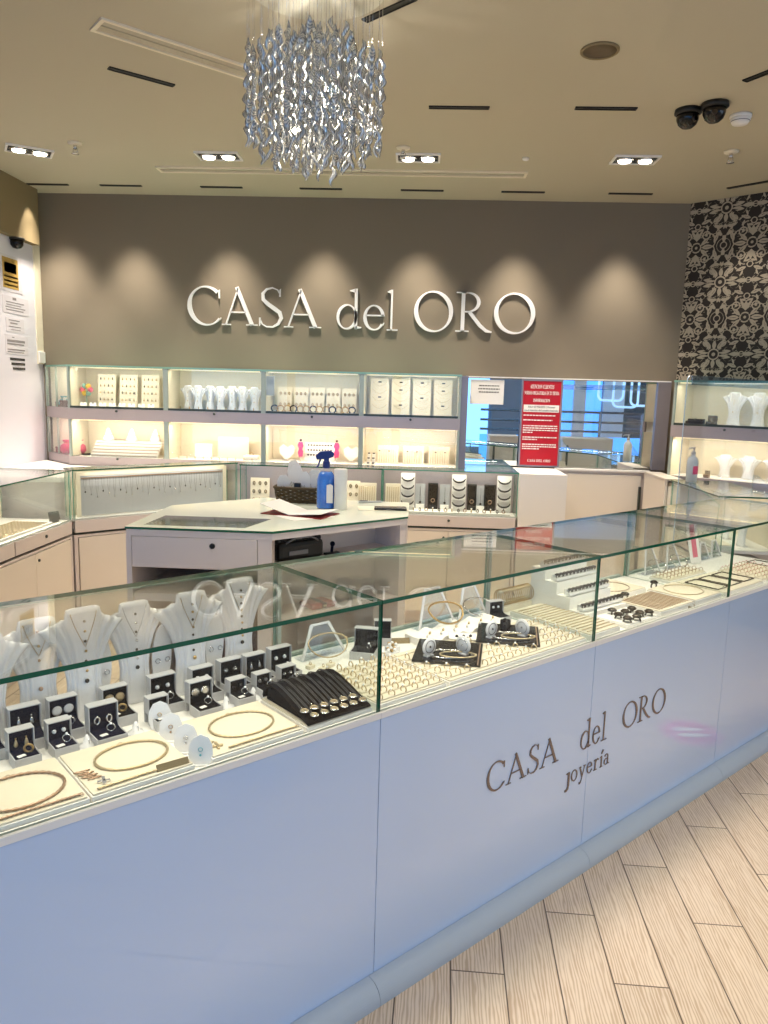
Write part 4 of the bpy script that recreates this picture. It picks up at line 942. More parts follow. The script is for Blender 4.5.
def chain_line(name, label, pts, r, m, cat='bracelet', group=None, wob=.3):
    p0 = Vector(pts[0]); t = thing(name, label, cat, p0, 0, group); q = []
    for a, b_ in zip(pts, pts[1:]):
        a, b_ = Vector(a), Vector(b_); k = max(2, int((b_-a).length/(r*1.6)))
        for i in range(k): q.append(a.lerp(b_, i/k)-p0)
    q.append(Vector(pts[-1])-p0)
    MB().tube(q, [r*(1+wob*(1 if i % 2 else -1)) for i in range(len(q))], 5).build('chain', m, t); MB().torus(q[-1]+Vector((0, 0, 0)), r*1.6, r*.35, 'z', 10, 4).build('clasp', m, t); return t
NT = 'white necklace trays at the front glass'
tray('necklace_tray', 'leftmost white necklace tray, cut by the picture edge', .245, .452, 1.345, 1.545, group=NT); tray('necklace_tray', 'white necklace tray in front of the big crescent hoop box', .456, .665, 1.345, 1.545, group=NT)
tray('necklace_tray', 'white necklace tray left of the black pendant pad', .705, .935, 1.345, 1.545, group=NT); tray('pendant_tray', 'white tray carrying the black pendant pad', .945, 1.138, 1.345, 1.55)
ZTR = .7745
chain_loop('chain_necklace', 'twisted rose gold chain laid in a circle on leftmost tray', FC(.352, 1.440, ZTR), .082, .0028, 'rose_gold', 1., .80, ANG)
chain_loop('chain_necklace', 'smooth pale gold collar laid in a circle on middle tray', FC(.576, 1.452, ZTR), .074, .0027, 'pale_gold', 1., .78, ANG, wob=.1)
chain_loop('chain_necklace', 'fine gold curb chain circle on the tray left of black pad', FC(.832, 1.446, ZTR), .076, .0024, 'pale_gold', 1., .80, ANG)
for u0, u1, lb, m in ((.215, .44, 'gold rope bracelet along the front edge of leftmost tray', 'rose_gold'), (.47, .655, 'gold rope bracelet along the front edge of middle tray', 'pale_gold'), (.75, .925, 'gold chain bracelet along the front of the third tray', 'pale_gold')):
    chain_line('bracelet', lb, [FC(u0, 1.358, ZTR+.003), FC((u0+u1)/2, 1.3595, ZTR+.003), FC(u1, 1.358, ZTR+.003)], .0024, m)
for u, lb in ((.478, 'wavy rose gold chain with cross on the middle tray'), (.722, 'wavy fine gold chain with cross on the third tray')):
    t = fthing('cross_necklace', lb, 'necklace', u, 1.425, ZTR, -.25)
    p = [((-.030 if k % 2 else .004)+.003*k, .020-.0062*k, .002) for k in range(8)]
    q = []
    for a, b_ in zip(p, p[1:]):
        for i in range(6): q.append(Vector(a).lerp(Vector(b_), i/6))
    MB().tube(q, [.0016*(1+.3*(1 if i % 2 else -1)) for i in range(len(q))], 5).build('chain', 'rose_gold' if u < .6 else 'pale_gold', t)
    m = MB(); m.box(.021, -.052, .0, .027, -.022, .004, bev=.0008); m.box(.012, -.042, .0, .036, -.036, .004, bev=.0008); m.build('cross', 'silver' if u < .6 else 'pale_gold', t)
t = fthing('gold_bar_sign', 'small bronze nameplate leaning on the middle tray corner', 'nameplate', .622, 1.352, ZTR, -.05)
MB().slab([(-.033, 0), (.033, 0), (.033, .014), (-.033, .014)], (0, 0, 0), (1, 0, 0), (0, .45, .9), (0, -.9, .45), -.004, 0).build('plate', 'bulkhead', t); MB().box(-.03, .004, 0, .03, .012, .005).build('foot', 'gold', t)
def price_card(label, u, v, z, rz, s=1., em='gold'):
    t = fthing('earring_card', label, 'earring card', u, v, z, rz, 'translucent earring cards')
    MB().slab([(-.016*s, 0), (.016*s, 0), (.022*s, .018*s), (.021*s, .036*s), (.014*s, .050*s), (0, .056*s), (-.014*s, .050*s), (-.021*s, .036*s), (-.022*s, .018*s)], (0, 0, 0), (1, 0, 0), (0, .2, .98), (0, 1, 0), 0, .0018).build('card', 'acrylic_white', t)
    MB().box(-.014*s, -.004, 0, .014*s, .012, .003).build('foot', 'acrylic_white', t)
    MB().torus((0, .003, .030*s), .0038*s, .0009, 'y', 10, 4).build('hoop', em, t); MB().ball((0, .001, .020*s), .0022*s).build('drop', em, t)
for k, (u, v, lb) in enumerate(((.692, 1.575, 'translucent earring card farthest back between the trays'), (.684, 1.50, 'translucent earring card second from back between trays'), (.686, 1.43, 'translucent earring card second from front between trays'), (.686, 1.362, 'frontmost translucent earring card, at the glass between trays'))):
    price_card(lb, u, v, ZB, -.55, 1.15, ('gold', 'rose_gold', 'silver', 'teal')[k])
for k, (u, v, lb) in enumerate(((.530, 1.585, 'clear acrylic ring holder left of the crescent hoop box'), (.640, 1.585, 'clear acrylic ring holder right of the crescent hoop box'), (.872, 1.59, 'clear acrylic ring holder right of the halo earring box'), (.955, 1.60, 'clear acrylic ring holder by the smallest boxes'))):
    t = fthing('ring_holder', lb, 'ring holder', u, v, ZB, .4*k, 'clear acrylic ring holders')
    MB().lathe([(.019, 0), (.019, .006), (.009, .010), (.007, .022), (.002, .030)], n=6).build('cone', 'acrylic_white', t); MB().box(-.018, -.018, 0, .018, .018, .004, bev=.001).build('foot', 'acrylic_white', t)
    ring('thin silver ring on the %s' % lb, FC(u, v, ZB+.006), ANG+.3, .0085, .0011, 'silver', None, 'rings on acrylic holders')
# black pad with pendants
t = fthing('pendant_pad', 'curved black velvet pad with cord pendants, left of divider', 'display pad', 1.0415, 1.448, .7745, 0)
prof = [(-.098, .004), (-.06, .016), (-.02, .030), (.025, .043), (.055, .047), (.078, .042), (.092, .027), (.096, .010)]
m = MB(); m.slab(prof+[(y-.004, z-.0045) for y, z in prof[::-1]], (0, 0, 0), (0, 1, 0), (0, 0, 1), (1, 0, 0), -.094, .094); m.build('pad', 'velvet', t)
m = MB(); m.slab([(-.09, 0), (.09, 0), (.085, .03), (.04, .036), (-.02, .022)], (0, 0, 0), (0, 1, 0), (0, 0, 1), (1, 0, 0), -.085, -.08); m.slab([(-.09, 0), (.09, 0), (.085, .03), (.04, .036), (-.02, .022)], (0, 0, 0), (0, 1, 0), (0, 0, 1), (1, 0, 0), .08, .085); m.build('side_rib', 'velvet', t)
pd = None
for k in range(12):
    u = .962+.0145*k; L = (0, .021)[k % 2]
    lb = 'round silver pendant on black cord, %s from the left on the black pad' % ORD[k]
    if k == 0:
        pd = fthing('pendant_necklace', lb, 'necklace', u, 1.448, .7745, 0, 'pendants on the black pad')
        m = MB()
        for dx in (-.0022, .0022): m.tube([(dx, y-.0005, z+.0034) for y, z in prof[1:7]], .0013, 4)
        m.build('cord', 'cord_grey', pd)
        m = MB(); m.lathe([(.0105, 0), (.0118, .0018), (.0105, .0036), (.0075, .003)], (0, -.066, .0192), 16); p_ = m.build('pendant', 'silver', pd); MB().torus((0, -.0535, .0225), .003, .0008, 'x', 10, 4).build('loop', 'silver', p_)
        MB().torus((0, -.066, .0228), .0075, .0014, 'z', 14, 4).build('relief', 'pale_gold', p_)
    else: dup(pd, FC(u, 1.448-L+.002, .7745-L*.33), ANG, lb, 'pendants on the black pad')
# ------------------------------------------------------------------ second unit: ring trays, plates, stands
def ring_grid(name, lb, u0, u1, v0, v1, nu, nv, m='pale_gold', stone='stone_white', z1=.773, skip=None, R=.0088, r=.0018, rlb='gold ring', group='rings in the ring trays', holes=True):
    t = tray(name, lb, u0, u1, v0, v1, ZB, z1, 'tray_cream'); n = 0
    for j in range(nv):
        v = v0+(v1-v0)*(j+.5)/nv
        if holes: MB().box(-(u1-u0)/2+.006, v-(v0+v1)/2-.007, z1-ZB-.001, (u1-u0)/2-.006, v-(v0+v1)/2+.007, z1-ZB+.004, bev=.002).build('ridge', 'tray_cream', t)
        for i in range(nu):
            u = u0+(u1-u0)*(i+.5)/nu
            if skip and skip(u, v): continue
            ring('%s, %s row from glass, %s from left, in the %s' % (rlb, ORD[j], ORD[i], name_short(lb)), FC(u, v, z1), ANG+random.uniform(-.25, .25)+PI/2*.15, R, r, m, stone, group, -.25)
    return t
def name_short(lb): return ' '.join(lb.split()[:3])
def in_sq(u, v, c, s, a):
    x, y = u-c[0], v-c[1]; p, q = x*math.cos(a)+y*math.sin(a), -x*math.sin(a)+y*math.cos(a); return abs(p) < s/2+.012 and abs(q) < s/2+.012
PA = math.radians(-50); PL1, PL2 = (1.558, 1.498), (1.836, 1.505)
ring_grid('ring_tray', 'cream ring tray directly right of the black pad, crossed by the divider', 1.160, 1.400, 1.348, 1.600, 6, 8)
ring_grid('ring_tray', 'broad cream ring tray under the two dark plates', 1.412, 2.040, 1.348, 1.600, 17, 6, skip=lambda u, v: in_sq(u, v, PL1, .195, PA) or in_sq(u, v, PL2, .195, PA) or v > 1.56)
for (c, lb, mt, k) in ((PL1, 'dark mirror plate with silver bangle, nearer the divider', 'black_gloss', 0), (PL2, 'dark mirror plate with gold rim, farther right', 'black_gloss', 1)):
    t = fthing('display_plate', lb, 'display plate', c[0], c[1], .7775, PA, 'dark plates on the ring tray')
    MB().box(-.098, -.098, 0, .098, .098, .006, bev=.001).build('plate', mt, t)
    m = MB(); m.box(.088, -.098, .0062, .092, .098, .0068); m.build('stripe', 'rose_gold', t)
    a = ANG+PA; n_ = ('left', 'right')[k]
    def pp(x, y, z=.784): return FC(c[0], c[1], z)+Vector((math.cos(a)*x-math.sin(a)*y, math.sin(a)*x+math.cos(a)*y, 0))
    for j, (x, y, rz) in enumerate(((-.055, -.055, .9), (.045, -.015, -.6))):
        t = thing('round_stand', '%s white ridged disc stand on the %s dark plate' % (('front left', 'rear right')[j], n_), 'earring stand', pp(x, y), a+rz, 'disc stands on the dark plates')
        MB().lathe([(.001, 0), (.025, 0), (.027, .003), (.025, .006), (.001, .006)], (0, 0, .029), 28, 0, 'y').build('disc', 'acrylic_white', t); MB().box(-.014, -.010, 0, .014, .008, .005, bev=.001).build('foot', 'acrylic_white', t)
        m = MB(); m.torus((0, -.007, .029), .018, .001, 'y', 24, 4); m.ball((0, -.008, .029), .003); m.build('ornament', 'silver' if j else 'gunmetal', t)
    for j, (x, y, R, sx, m_) in enumerate(((.005, -.035, .058, 1.15, 'silver'), (.03, -.045, .043, 1.2, 'pale_gold'))):
        t = thing('bangle', '%s oval bangle lying on the %s dark plate' % (('wide silver', 'narrow gold')[j], n_), 'bangle', pp(x, y), a+.15, 'bangles on the dark plates')
        MB().torus((0, 0, .0035+.004*j), R, .0024, 'z', 40, 6, 0, sx, .62).build('hoop', m_, t); MB().ball((R*sx, 0, .0035+.004*j), .0045).build('end_ball', m_, t)
    if k:
        t = thing('watch', 'small black watch standing on the right dark plate', 'watch', pp(-.01, .05), a+.3)
        MB().box(-.016, -.010, 0, .016, .010, .030, bev=.004).build('cushion', 'velvet', t); MB().lathe([(.011, 0), (.011, .003), (.009, .004)], (0, -.0102, .016), 16, 0, 'y').build('face', 'gunmetal', t); MB().torus((0, 0, .016), .0175, .0022, 'x', 18, 5).build('strap', 'black', t)
    o = MB().box(-.011, -.006, 0, .011, .006, .0012).build('price_tag', 'paper', None, pp(-.02, .005), a-.4); tag(o, 'tiny white price tag on the %s dark plate' % n_, 'price tag')
def brace_stand(label, u, v, w, h, rz=0., m='acrylic', group='clear bracelet stands'):
    t = fthing('bracelet_stand', label, 'bracelet stand', u, v, ZB, rz, group)
    m1 = MB(); wt = w*.42
    m1.slab([(-w/2, 0), (-w/2+.008, 0), (-wt/2+.008, h-.006), (wt/2-.008, h-.006), (w/2-.008, 0), (w/2, 0), (wt/2, h), (-wt/2, h)], (0, -.01, 0), (1, 0, 0), (0, .25, .97), (0, 1, 0), 0, .004, 0, 0); m1.build('frame', 'acrylic_white', t)
    m1 = MB(); m1.slab([(-w/2+.010, .004), (w/2-.010, .004), (wt/2-.010, h-.008), (-wt/2+.010, h-.008)], (0, -.01, 0), (1, 0, 0), (0, .25, .97), (0, 1, 0), .001, .003); m1.build('sheet', 'acrylic', t)
    MB().box(-w/2, -.012, 0, w/2, .03, .003).build('foot', 'acrylic', t); return t
def draped(name, label, u, v, z, R, r, m, sx=1., sy=.55, sag=.02, rz=0., wob=.2, cat='bracelet'):
    t = fthing(name, label, cat, u, v, z, rz); pts = []
    n = 56
    for i in range(n):
        a = 2*PI*i/n; pts.append((R*sx*math.cos(a), R*sy*math.sin(a), sag*(.5+.5*math.sin(a))-sag*.5*(math.sin(a) < 0)*abs(math.sin(a))))
    MB().tube(pts, [r*(1+wob*(1 if i % 2 else -1)) for i in range(n)], 6, True).build('chain', m, t); MB().torus((R*sx, 0, sag*.5), r*1.8, r*.4, 'y', 10, 4).build('clasp', m, t); return t
brace_stand('clear bracelet stand behind the first ring tray', 1.285, 1.755, .165, .10); draped('chain_bracelet', 'fine gold bracelet draped on stand behind the first ring tray', 1.285, 1.728, .785, .068, .0022, 'pale_gold', 1., .45, .035)
brace_stand('tall clear bracelet stand with the gold torque', 1.765, 1.762, .175, .135); draped('torque_necklace', 'thick smooth gold torque on the tall clear stand', 1.775, 1.727, .800, .072, .0034, 'gold', 1., .55, .035, 0, .05, 'necklace')
brace_stand('clear bracelet stand with silver choker, left of the small grey box', 1.945, 1.765, .150, .115); draped('choker', 'slim silver choker on stand left of the small grey box', 1.945, 1.738, .792, .066, .0024, 'silver', 1., .5, .03, 0, .05, 'necklace')
make_box(.075, .090, .06, 'box_grey', 'velvet', 'grey open box facing away behind first ring tray, at divider', 1.400, 1.690, -.9); make_box(.055, .075, .05, 'box_grey', 'velvet', 'small dark open box at the back, left of tall stand', 1.520, 1.755, -.7)
make_box(.060, .078, .05, 'box_grey', 'velvet', 'small grey open box left of the gold bangle tray', 1.990, 1.690, -.25)
for sx in (-1, 1): earring('%s small stud in the grey box left of bangle tray' % ('left', 'right')[sx > 0], FC(1.990+sx*.010, 1.694+(-sx*.0025), ZB+.047), ANG-.25, 'stud', 'silver', 'stone_white', None, 1.05)
ring('silver ring in the grey box facing away at divider', FC(1.392, 1.668, ZB+.022), ANG, .0085, .0016, 'silver', 'stone_white')
# undulating white pad with earring cards
t = fthing('earring_pad', 'wavy white earring pad behind the dark plates', 'display pad', 1.78, 1.665, ZB, 0)
m = MB(); pr = [(-.20+.40*i/40, .022+.006*math.sin(i*.9)) for i in range(41)]
m.slab([(-.20, 0)]+pr+[(.20, 0)], (0, 0, 0), (1, 0, 0), (0, 0, 1), (0, 1, 0), -.055, .05); m.build('pad', 'paper', t); MB().box(-.205, -.058, 0, .205, -.0555, .012).build('edge', 'white', t)
for k in range(12):
    earring('small gold stud %s from the left on the wavy white pad' % ORD[k], FC(1.60+.030*k, 1.632+.022*(k % 2), .785), ANG, 'stud', 'gold', ('stone_white', 'pale_gold')[k % 2], 'studs on the wavy pad', 1.)
t = fthing('stone_card', 'white card with three purple stones, between the dark plates', 'earring card', 1.700, 1.575, .7785, -.75)
MB().box(-.045, -.03, 0, .045, .03, .004, bev=.001).build('card', 'paper', t)
for k in range(3): MB().ball((-.02+.022*k, -.012+.004*k, .0065), .005).build('stone', 'navy', t)
for k, (u, v, lb) in enumerate(((1.435, 1.615, 'gold pearl cluster ring stand left of the dark plates'), (1.47, 1.65, 'second gold pearl cluster behind the left dark plate'))):
    t = fthing('pearl_cluster', lb, 'brooch', u, v, ZB+.0, 0)
    MB().box(-.02, -.015, 0, .02, .015, .022, bev=.003).build('block', 'acrylic_white', t)
    for j in range(6): MB().ball((.012*math.cos(j*1.05), .010*math.sin(j*1.05), .028), .0055).build('pearl', 'stone_white' if j % 2 else 'gold', t)
t = fthing('gold_bar_sign', 'bronze nameplate behind the first ring tray, near tall stand', 'nameplate', 1.545, 1.70, ZB, -.5)
MB().slab([(-.033, 0), (.033, 0), (.033, .018), (-.033, .018)], (0, 0, 0), (1, 0, 0), (0, .45, .9), (0, -.9, .45), -.004, 0).build('plate', 'bulkhead', t); MB().box(-.03, .004, 0, .03, .012, .005).build('foot', 'gold', t)
for k, (u, v) in enumerate(((1.215, 1.655), (1.25, 1.668), (1.195, 1.69))):
    t = fthing('earring_card', '%s little gold earring card behind the first ring tray' % ('left', 'right', 'rear')[k], 'earring card', u, v, ZB, .3); MB().box(-.012, -.009, 0, .012, .009, .010, bev=.001).build('card', 'cream', t); MB().torus((0, 0, .0145), .004, .001, 'x', 10, 4).build('hoop', 'gold', t)
# ------------------------------------------------------------------ third unit
tray('bangle_tray', 'white tray of straight gold bracelets beside the ring stairs', 2.066, 2.240, 1.352, 1.690, ZB, .776, 'tray_cream')
bb = None
for k in range(15):
    v = 1.372+.0205*k; lb = 'straight gold bracelet, %s from the glass, on the bracelet tray' % ORD[k]
    if bb is None:
        bb = fthing('bracelet', lb, 'bracelet', 2.153, v, .7765, 0, 'gold bracelets on the white tray')
        MB().tube([(-.078+.156*i/44, 0, .0024) for i in range(45)], [.0017*(1.25 if i % 2 else .8) for i in range(45)], 6).build('chain', 'pale_gold', bb); MB().torus((.079, 0, .0024), .003, .0008, 'z', 10, 4).build('clasp', 'gold', bb)
    else: dup(bb, FC(2.153, v, .7765), ANG, lb)
t = fthing('bangle_rack', 'pale rack carrying a row of standing gold bangles', 'bangle rack', 2.155, 1.748, ZB, 0); MB().box(-.088, -.016, 0, .088, .016, .02, bev=.002).build('base', 'cream', t); MB().tube([(-.088, 0, .075), (.088, 0, .075)], .006, 8).build('bar', 'cream', t)
m = MB(); m.box(-.088, -.008, .0205, -.084, .008, .078); m.box(.084, -.008, .0205, .088, .008, .078); m.build('end_plate', 'acrylic', t)
bb = None
for k in range(15):
    u = 2.078+.0110*k; lb = 'standing gold bangle %s from the left on the bangle rack' % ORD[k]
    if bb is None: bb = fthing('bangle', lb, 'bangle', u, 1.748, ZB+.054, 0, 'bangles on the pale rack'); MB().torus((0, 0, 0), .030, .0016, 'x', 26, 5, 0, 1, 1.).build('hoop', 'gold', bb); MB().ball((0, 0, .030), .0028).build('hinge', 'gold', bb)
    else: dup(bb, FC(u, 1.748, ZB+.054), ANG, lb)
t = fthing('ring_stairs', 'white stepped stand with four rows of dark rings', 'ring stand', 2.375, 1.61, ZB, 0)
ST = [(1.715, .905), (1.660, .865), (1.600, .822), (1.540, .778)]
m = MB(); m.slab([(-.115, 0), (-.115, .024), (-.045, .024), (-.045, .068), (.015, .068), (.015, .111), (.07, .111), (.07, .151), (.135, .151), (.135, 0)], (0, 0, 0), (0, 1, 0), (0, 0, 1), (1, 0, 0), -.130, .130); m.build('steps', 'paper', t)
def dark_ring(label, loc, rz, s=1., group=None):
    t = thing('ring', label, 'ring', loc, rz, group); MB().torus((0, 0, .009*s), .0088*s, .0022*s, 'x', 16, 5).build('band', 'gunmetal', t)
    MB().lathe([(.0105*s, 0), (.0115*s, .003*s), (.007*s, .007*s), (.001, .0075*s)], (0, 0, .017*s), 12).build('stone', 'gunmetal', t); return t
dr0 = None
for r_, (v, z) in enumerate(ST):
    v -= .022; z += .004
    bar = fthing('ring_bar', 'white ring bar on the %s step of the ring stairs' % ('top', 'second', 'third', 'lowest')[r_], 'ring bar', 2.375, v, z+.0005, 0, 'ring bars on the stairs')
    MB().box(-.126, -.010, 0, .126, .010, .011, bev=.002).build('bar', 'paper', bar); MB().box(-.126, .0105, 0, .126, .018, .022, bev=.002).build('ledge', 'white', bar)
    for k in range(11):
        lb = 'dark ring %s from left on the %s step of the stairs' % (ORD[k], ('top', 'second', 'third', 'lowest')[r_]); p = FC(2.375-.114+.0228*k, v-.001, z+.0050)
        if dr0 is None: dr0 = dark_ring(lb, p, ANG+PI/2, .92, 'dark rings on the stairs')
        else: dup(dr0, p, ANG+PI/2+random.uniform(-.2, .2), lb, 'dark rings on the stairs')
tray('ring_pad', 'white pad with a cluster of large dark rings before the stairs', 2.285, 2.490, 1.350, 1.485, ZB, .768, 'paper')
big = None
for k, (u, v) in enumerate(((2.315, 1.372), (2.365, 1.366), (2.415, 1.385), (2.455, 1.372), (2.33, 1.418), (2.385, 1.425), (2.44, 1.432), (2.36, 1.462))):
    lb = 'large dark ring %s in the cluster before the ring stairs' % ('nearest the glass at left', 'nearest the glass in the middle', 'right of middle', 'nearest the glass at right', 'left of the middle row', 'in the centre', 'right of the middle row', 'farthest back')[k]
    if big is None: big = dark_ring(lb, FC(u, v, .7535), ANG+.4, 1.5, 'large dark rings on the pad')
    else: dup(big, FC(u, v, .7535), ANG+.3*k, lb)
for k, (u, v, lb) in enumerate(((2.535, 1.556, 'dark solitaire ring standing left behind the striped tray'), (2.600, 1.560, 'dark solitaire ring standing right behind the striped tray'), (2.875, 1.595, 'dark solitaire ring alone between the two chain circles'))):
    dup(big, FC(u, v, ZB), ANG+1.2, lb, 'dark solitaire rings')
tray('bracelet_tray', 'white tray striped with fine silver bracelets, right of dark rings', 2.505, 2.745, 1.352, 1.540, ZB, .778, 'tray_cream')
bb = None
for k in range(12):
    u = 2.522+.0187*k; lb = 'fine silver bracelet %s from the left on the striped tray' % ORD[k]
    if bb is None: bb = fthing('bracelet', lb, 'bracelet', u, 1.446, .7785, PI/2, 'fine bracelets on the striped tray'); MB().tube([(-.08+.16*i/40, 0, .0018) for i in range(41)], [.0017*(1.25 if i % 2 else .75) for i in range(41)], 5).build('chain', 'rose_gold', bb); MB().torus((.081, 0, .0018), .0025, .0007, 'z', 8, 4).build('clasp', 'silver', bb)
    else: dup(bb, FC(u, 1.446, .7785), ANG+PI/2, lb)
tray('necklace_tray', 'white tray with a thin chain circle, behind the striped tray', 2.540, 2.790, 1.580, 1.760, ZB, .778, 'tray_cream'); chain_loop('chain_necklace', 'thin gold chain circle behind the striped tray', FC(2.665, 1.670, .7785), .085, .0016, 'rose_gold', 1., .85, ANG)
tray('necklace_tray', 'white tray with a thin chain circle left of thin divider', 2.762, 2.968, 1.352, 1.560, ZB, .780, 'tray_cream'); chain_loop('chain_necklace', 'thin gold chain circle on the tray left of thin divider', FC(2.868, 1.462, .7805), .082, .0015, 'pale_gold', 1., .9, ANG)
t = fthing('gold_bar_sign', 'bronze nameplate at the glass before the right chain circle', 'nameplate', 2.735, 1.362-.012, ZB, .15)
MB().slab([(-.03, 0), (.03, 0), (.03, .022), (-.03, .022)], (0, 0, 0), (1, 0, 0), (0, .45, .9), (0, -.9, .45), -.005, 0).build('plate', 'bulkhead', t); MB().box(-.027, .003, 0, .027, .008, .006).build('foot', 'gold', t)
# ------------------------------------------------------------------ fourth unit
tray('chain_tray', 'white tray with three square chain loops right of thin divider', 3.005, 3.36, 1.352, 1.57, ZB, .772, 'tray_cream')
for k in range(3):
    lb = 'square steel chain loop, %s on the tray right of thin divider' % ('leftmost', 'middle', 'rightmost')[k]; c = FC(3.065+.118*k, 1.462, .7725)
    t = thing('square_chain', lb, 'necklace', c, ANG, 'square chain loops'); w, d = .048, .072; q = []
    P = [(-w, -d), (w, -d), (w, d), (-w, d), (-w, -d)]
    for a, b_ in zip(P, P[1:]):
        for i in range(14): q.append((a[0]+(b_[0]-a[0])*i/14, a[1]+(b_[1]-a[1])*i/14, .0026))
    MB().tube(q, [.0024*(1.2 if i % 2 else .8) for i in range(len(q))], 5, True).build('chain', 'gunmetal', t); MB().ball((0, -d, .005), .004).build('pendant', 'silver', t)
ring_grid('ring_tray', 'pale ring tray behind the square chains', 3.02, 3.34, 1.60, 1.70, 10, 3, 'rose_gold', None, .768, None, .0078, .0012, 'slim rose gold ring', 'slim rings behind the square chains')
ring_grid('ring_tray', 'white pearl tray right of the square chains', 3.40, 3.68, 1.352, 1.58, 8, 6, 'pale_gold', 'rose', .768, None, .0078, .0012, 'pink stone ring', 'pink stone rings at the right edge')
brace_stand('clear bracelet stand in the right unit, nearer the divider', 3.13, 1.755, .14, .12); brace_stand('clear bracelet stand in the right unit, beside the red card', 3.32, 1.755, .14, .12)
draped('chain_bracelet', 'silver bracelet on the stand nearer the thin divider', 3.13, 1.728, .785, .06, .002, 'silver', 1., .5, .03); draped('chain_bracelet', 'silver bracelet on the stand beside the red card', 3.32, 1.728, .785, .06, .002, 'silver', 1., .5, .03)
t = fthing('price_card', 'white standing card with a red stripe in the right unit', 'card', 3.52, 1.74, ZB, -.15)
MB().slab([(-.04, 0), (.04, 0), (.04, .20), (-.04, .20)], (0, 0, 0), (1, 0, 0), (0, .25, .97), (0, 1, 0), 0, .003).build('card', 'paper', t); MB().slab([(-.018, .03), (.018, .03), (.018, .19), (-.018, .19)], (0, -.0008, 0), (1, 0, 0), (0, .25, .97), (0, 1, 0), 0, .0007).build('stripe', 'rose', t); MB().box(-.03, 0, 0, .03, .05, .003).build('foot', 'acrylic', t)
t = fthing('square_chain', 'square dark chain loop at the right picture edge', 'necklace', 3.80, 1.53, ZB, 0); q = []
for a, b_ in zip(P, P[1:]):
    for i in range(14): q.append((a[0]+(b_[0]-a[0])*i/14, a[1]+(b_[1]-a[1])*i/14, .0026))
MB().tube(q, [.0024*(1.2 if i % 2 else .8) for i in range(len(q))], 5, True).build('chain', 'gunmetal', t); MB().ball((0, -.072, .005), .004).build('pendant', 'silver', t)
for k, u in enumerate((3.60, 3.72)):
    brace_stand(('clear bracelet stand just right of the red card', 'clear bracelet stand farthest right in the right unit')[k], u+.03, 1.76, .11, .09)
# acrylic shield on the front counter, sanitizer and things at the right
t = fthing('acrylic_shield', 'large clear acrylic shield standing on the right counter', 'screen', 3.42, VB+.006, ZT, 0)
rc = [(0, 0), (1.05, 0), (1.05, .61)]+[(.03-.03*math.sin(k*PI/12), .58+.03*math.cos(k*PI/12)) for k in range(7)]
MB().slab(rc, (0, 0, .0005), (1, 0, 0), (0, 0, 1), (0, 1, 0), 0, .005, 0, 1).build('sheet', ['acrylic', 'edge_blue'], t)
MB().slab([(.034, .565), (1.05, .565), (1.05, .609), (.034, .609)], (0, -.0012, .0005), (1, 0, 0), (0, 0, 1), (0, -1, 0), 0, .004).build('top_band', 'acrylic_blue', t)
for x in (.10, .80): MB().slab([(0, 0), (.16, 0), (.16, .006), (.02, .10), (0, .10)], (x, -.0, .0005), (0, -1, 0), (0, 0, 1), (1, 0, 0), 0, .005, 0, 1).build('foot', ['acrylic', 'edge_pale'], t)
t = thing('pump_bottle', 'clear sanitizer pump bottle with pink label behind the shield', 'bottle', (1.685, 4.70, ZT), .4)
MB().lathe([(.030, 0), (.033, .006), (.033, .13), (.025, .15), (.012, .158), (.012, .172)], n=22).build('bottle', 'clear_plastic', t); m = MB(); m.slab([(.0345*math.cos(a*.12-PI/2-.6), .0345*math.sin(a*.12-PI/2-.6)) for a in range(11)]+[(.0335*math.cos(a*.12-PI/2-.6), .0335*math.sin(a*.12-PI/2-.6)) for a in range(10, -1, -1)], (0, 0, 0), (1, 0, 0), (0, 1, 0), (0, 0, 1), .05, .10); m.build('label', 'pink', t)
m = MB(); m.lathe([(.014, .17), (.014, .185), (.005, .188), (.005, .205), (.010, .207), (.010, .214)], n=14); m.tube([(0, 0, .21), (-.035, 0, .208), (-.04, 0, .198)], .0035, 6); m.build('pump', 'grey_panel', t)
# ------------------------------------------------------------------ contents of the wall cases
def wc(i, fx, y, z): return Vector((BX[i]+(BX[i+1]-BX[i])*fx, y, z))
def board(name, label, cat, p, rz, w, h, m='paper', lean=.12, group=None):
    t = thing(name, label, cat, p, rz, group)
    MB().slab([(-w/2, 0), (w/2, 0), (w/2, h), (-w/2, h)], (0, 0, 0), (1, 0, 0), (0, lean, 1), (0, 1, 0), 0, .005).build('board', m, t); MB().box(-w*.3, .004, 0, w*.3, .045, .004).build('foot', m, t); return t
UP, LO = 1.3865, 1.0455
for k in range(3):
    fx = .29+.23*k; p = wc(0, fx, 5.30, UP); nm = ('left', 'middle', 'right')[k]
    board('earring_board', '%s cream earring board in the upper case at far left' % nm, 'earring board', p, 0, .125, .225, 'cream', .12, 'earring boards in the far left case')
    for r_ in range(4):
        for c in range(4): earring('earring, %s row, %s from left, %s board of far left case' % (ORD[r_], ORD[c], nm), p+Vector((-.042+.028*c, .024*(1-r_*.25)-.004, .20-.048*r_)), 0, 'drop', 'gold' if (r_+c+k) % 3 else 'gunmetal', 'gunmetal' if (r_+c+k) % 3 == 0 else 'gold', 'earrings on the far left boards', 1.)
for k in range(8):
    t = thing('earring_card', 'small folded white card %s from left, front of the upper far left case' % ORD[k], 'earring card', wc(0, .12+.10*k, 5.185, UP), .3, 'folded cards in the far left case')
    MB().slab([(-.022, 0), (.022, 0), (.022, .034), (-.022, .034)], (0, 0, 0), (1, 0, 0), (0, .55, .83), (0, -.83, .55), -.002, 0).build('card', 'paper', t); MB().torus((0, .006, .024), .004, .001, 'y', 8, 4).build('hoop', 'gunmetal' if k % 2 else 'gold', t)
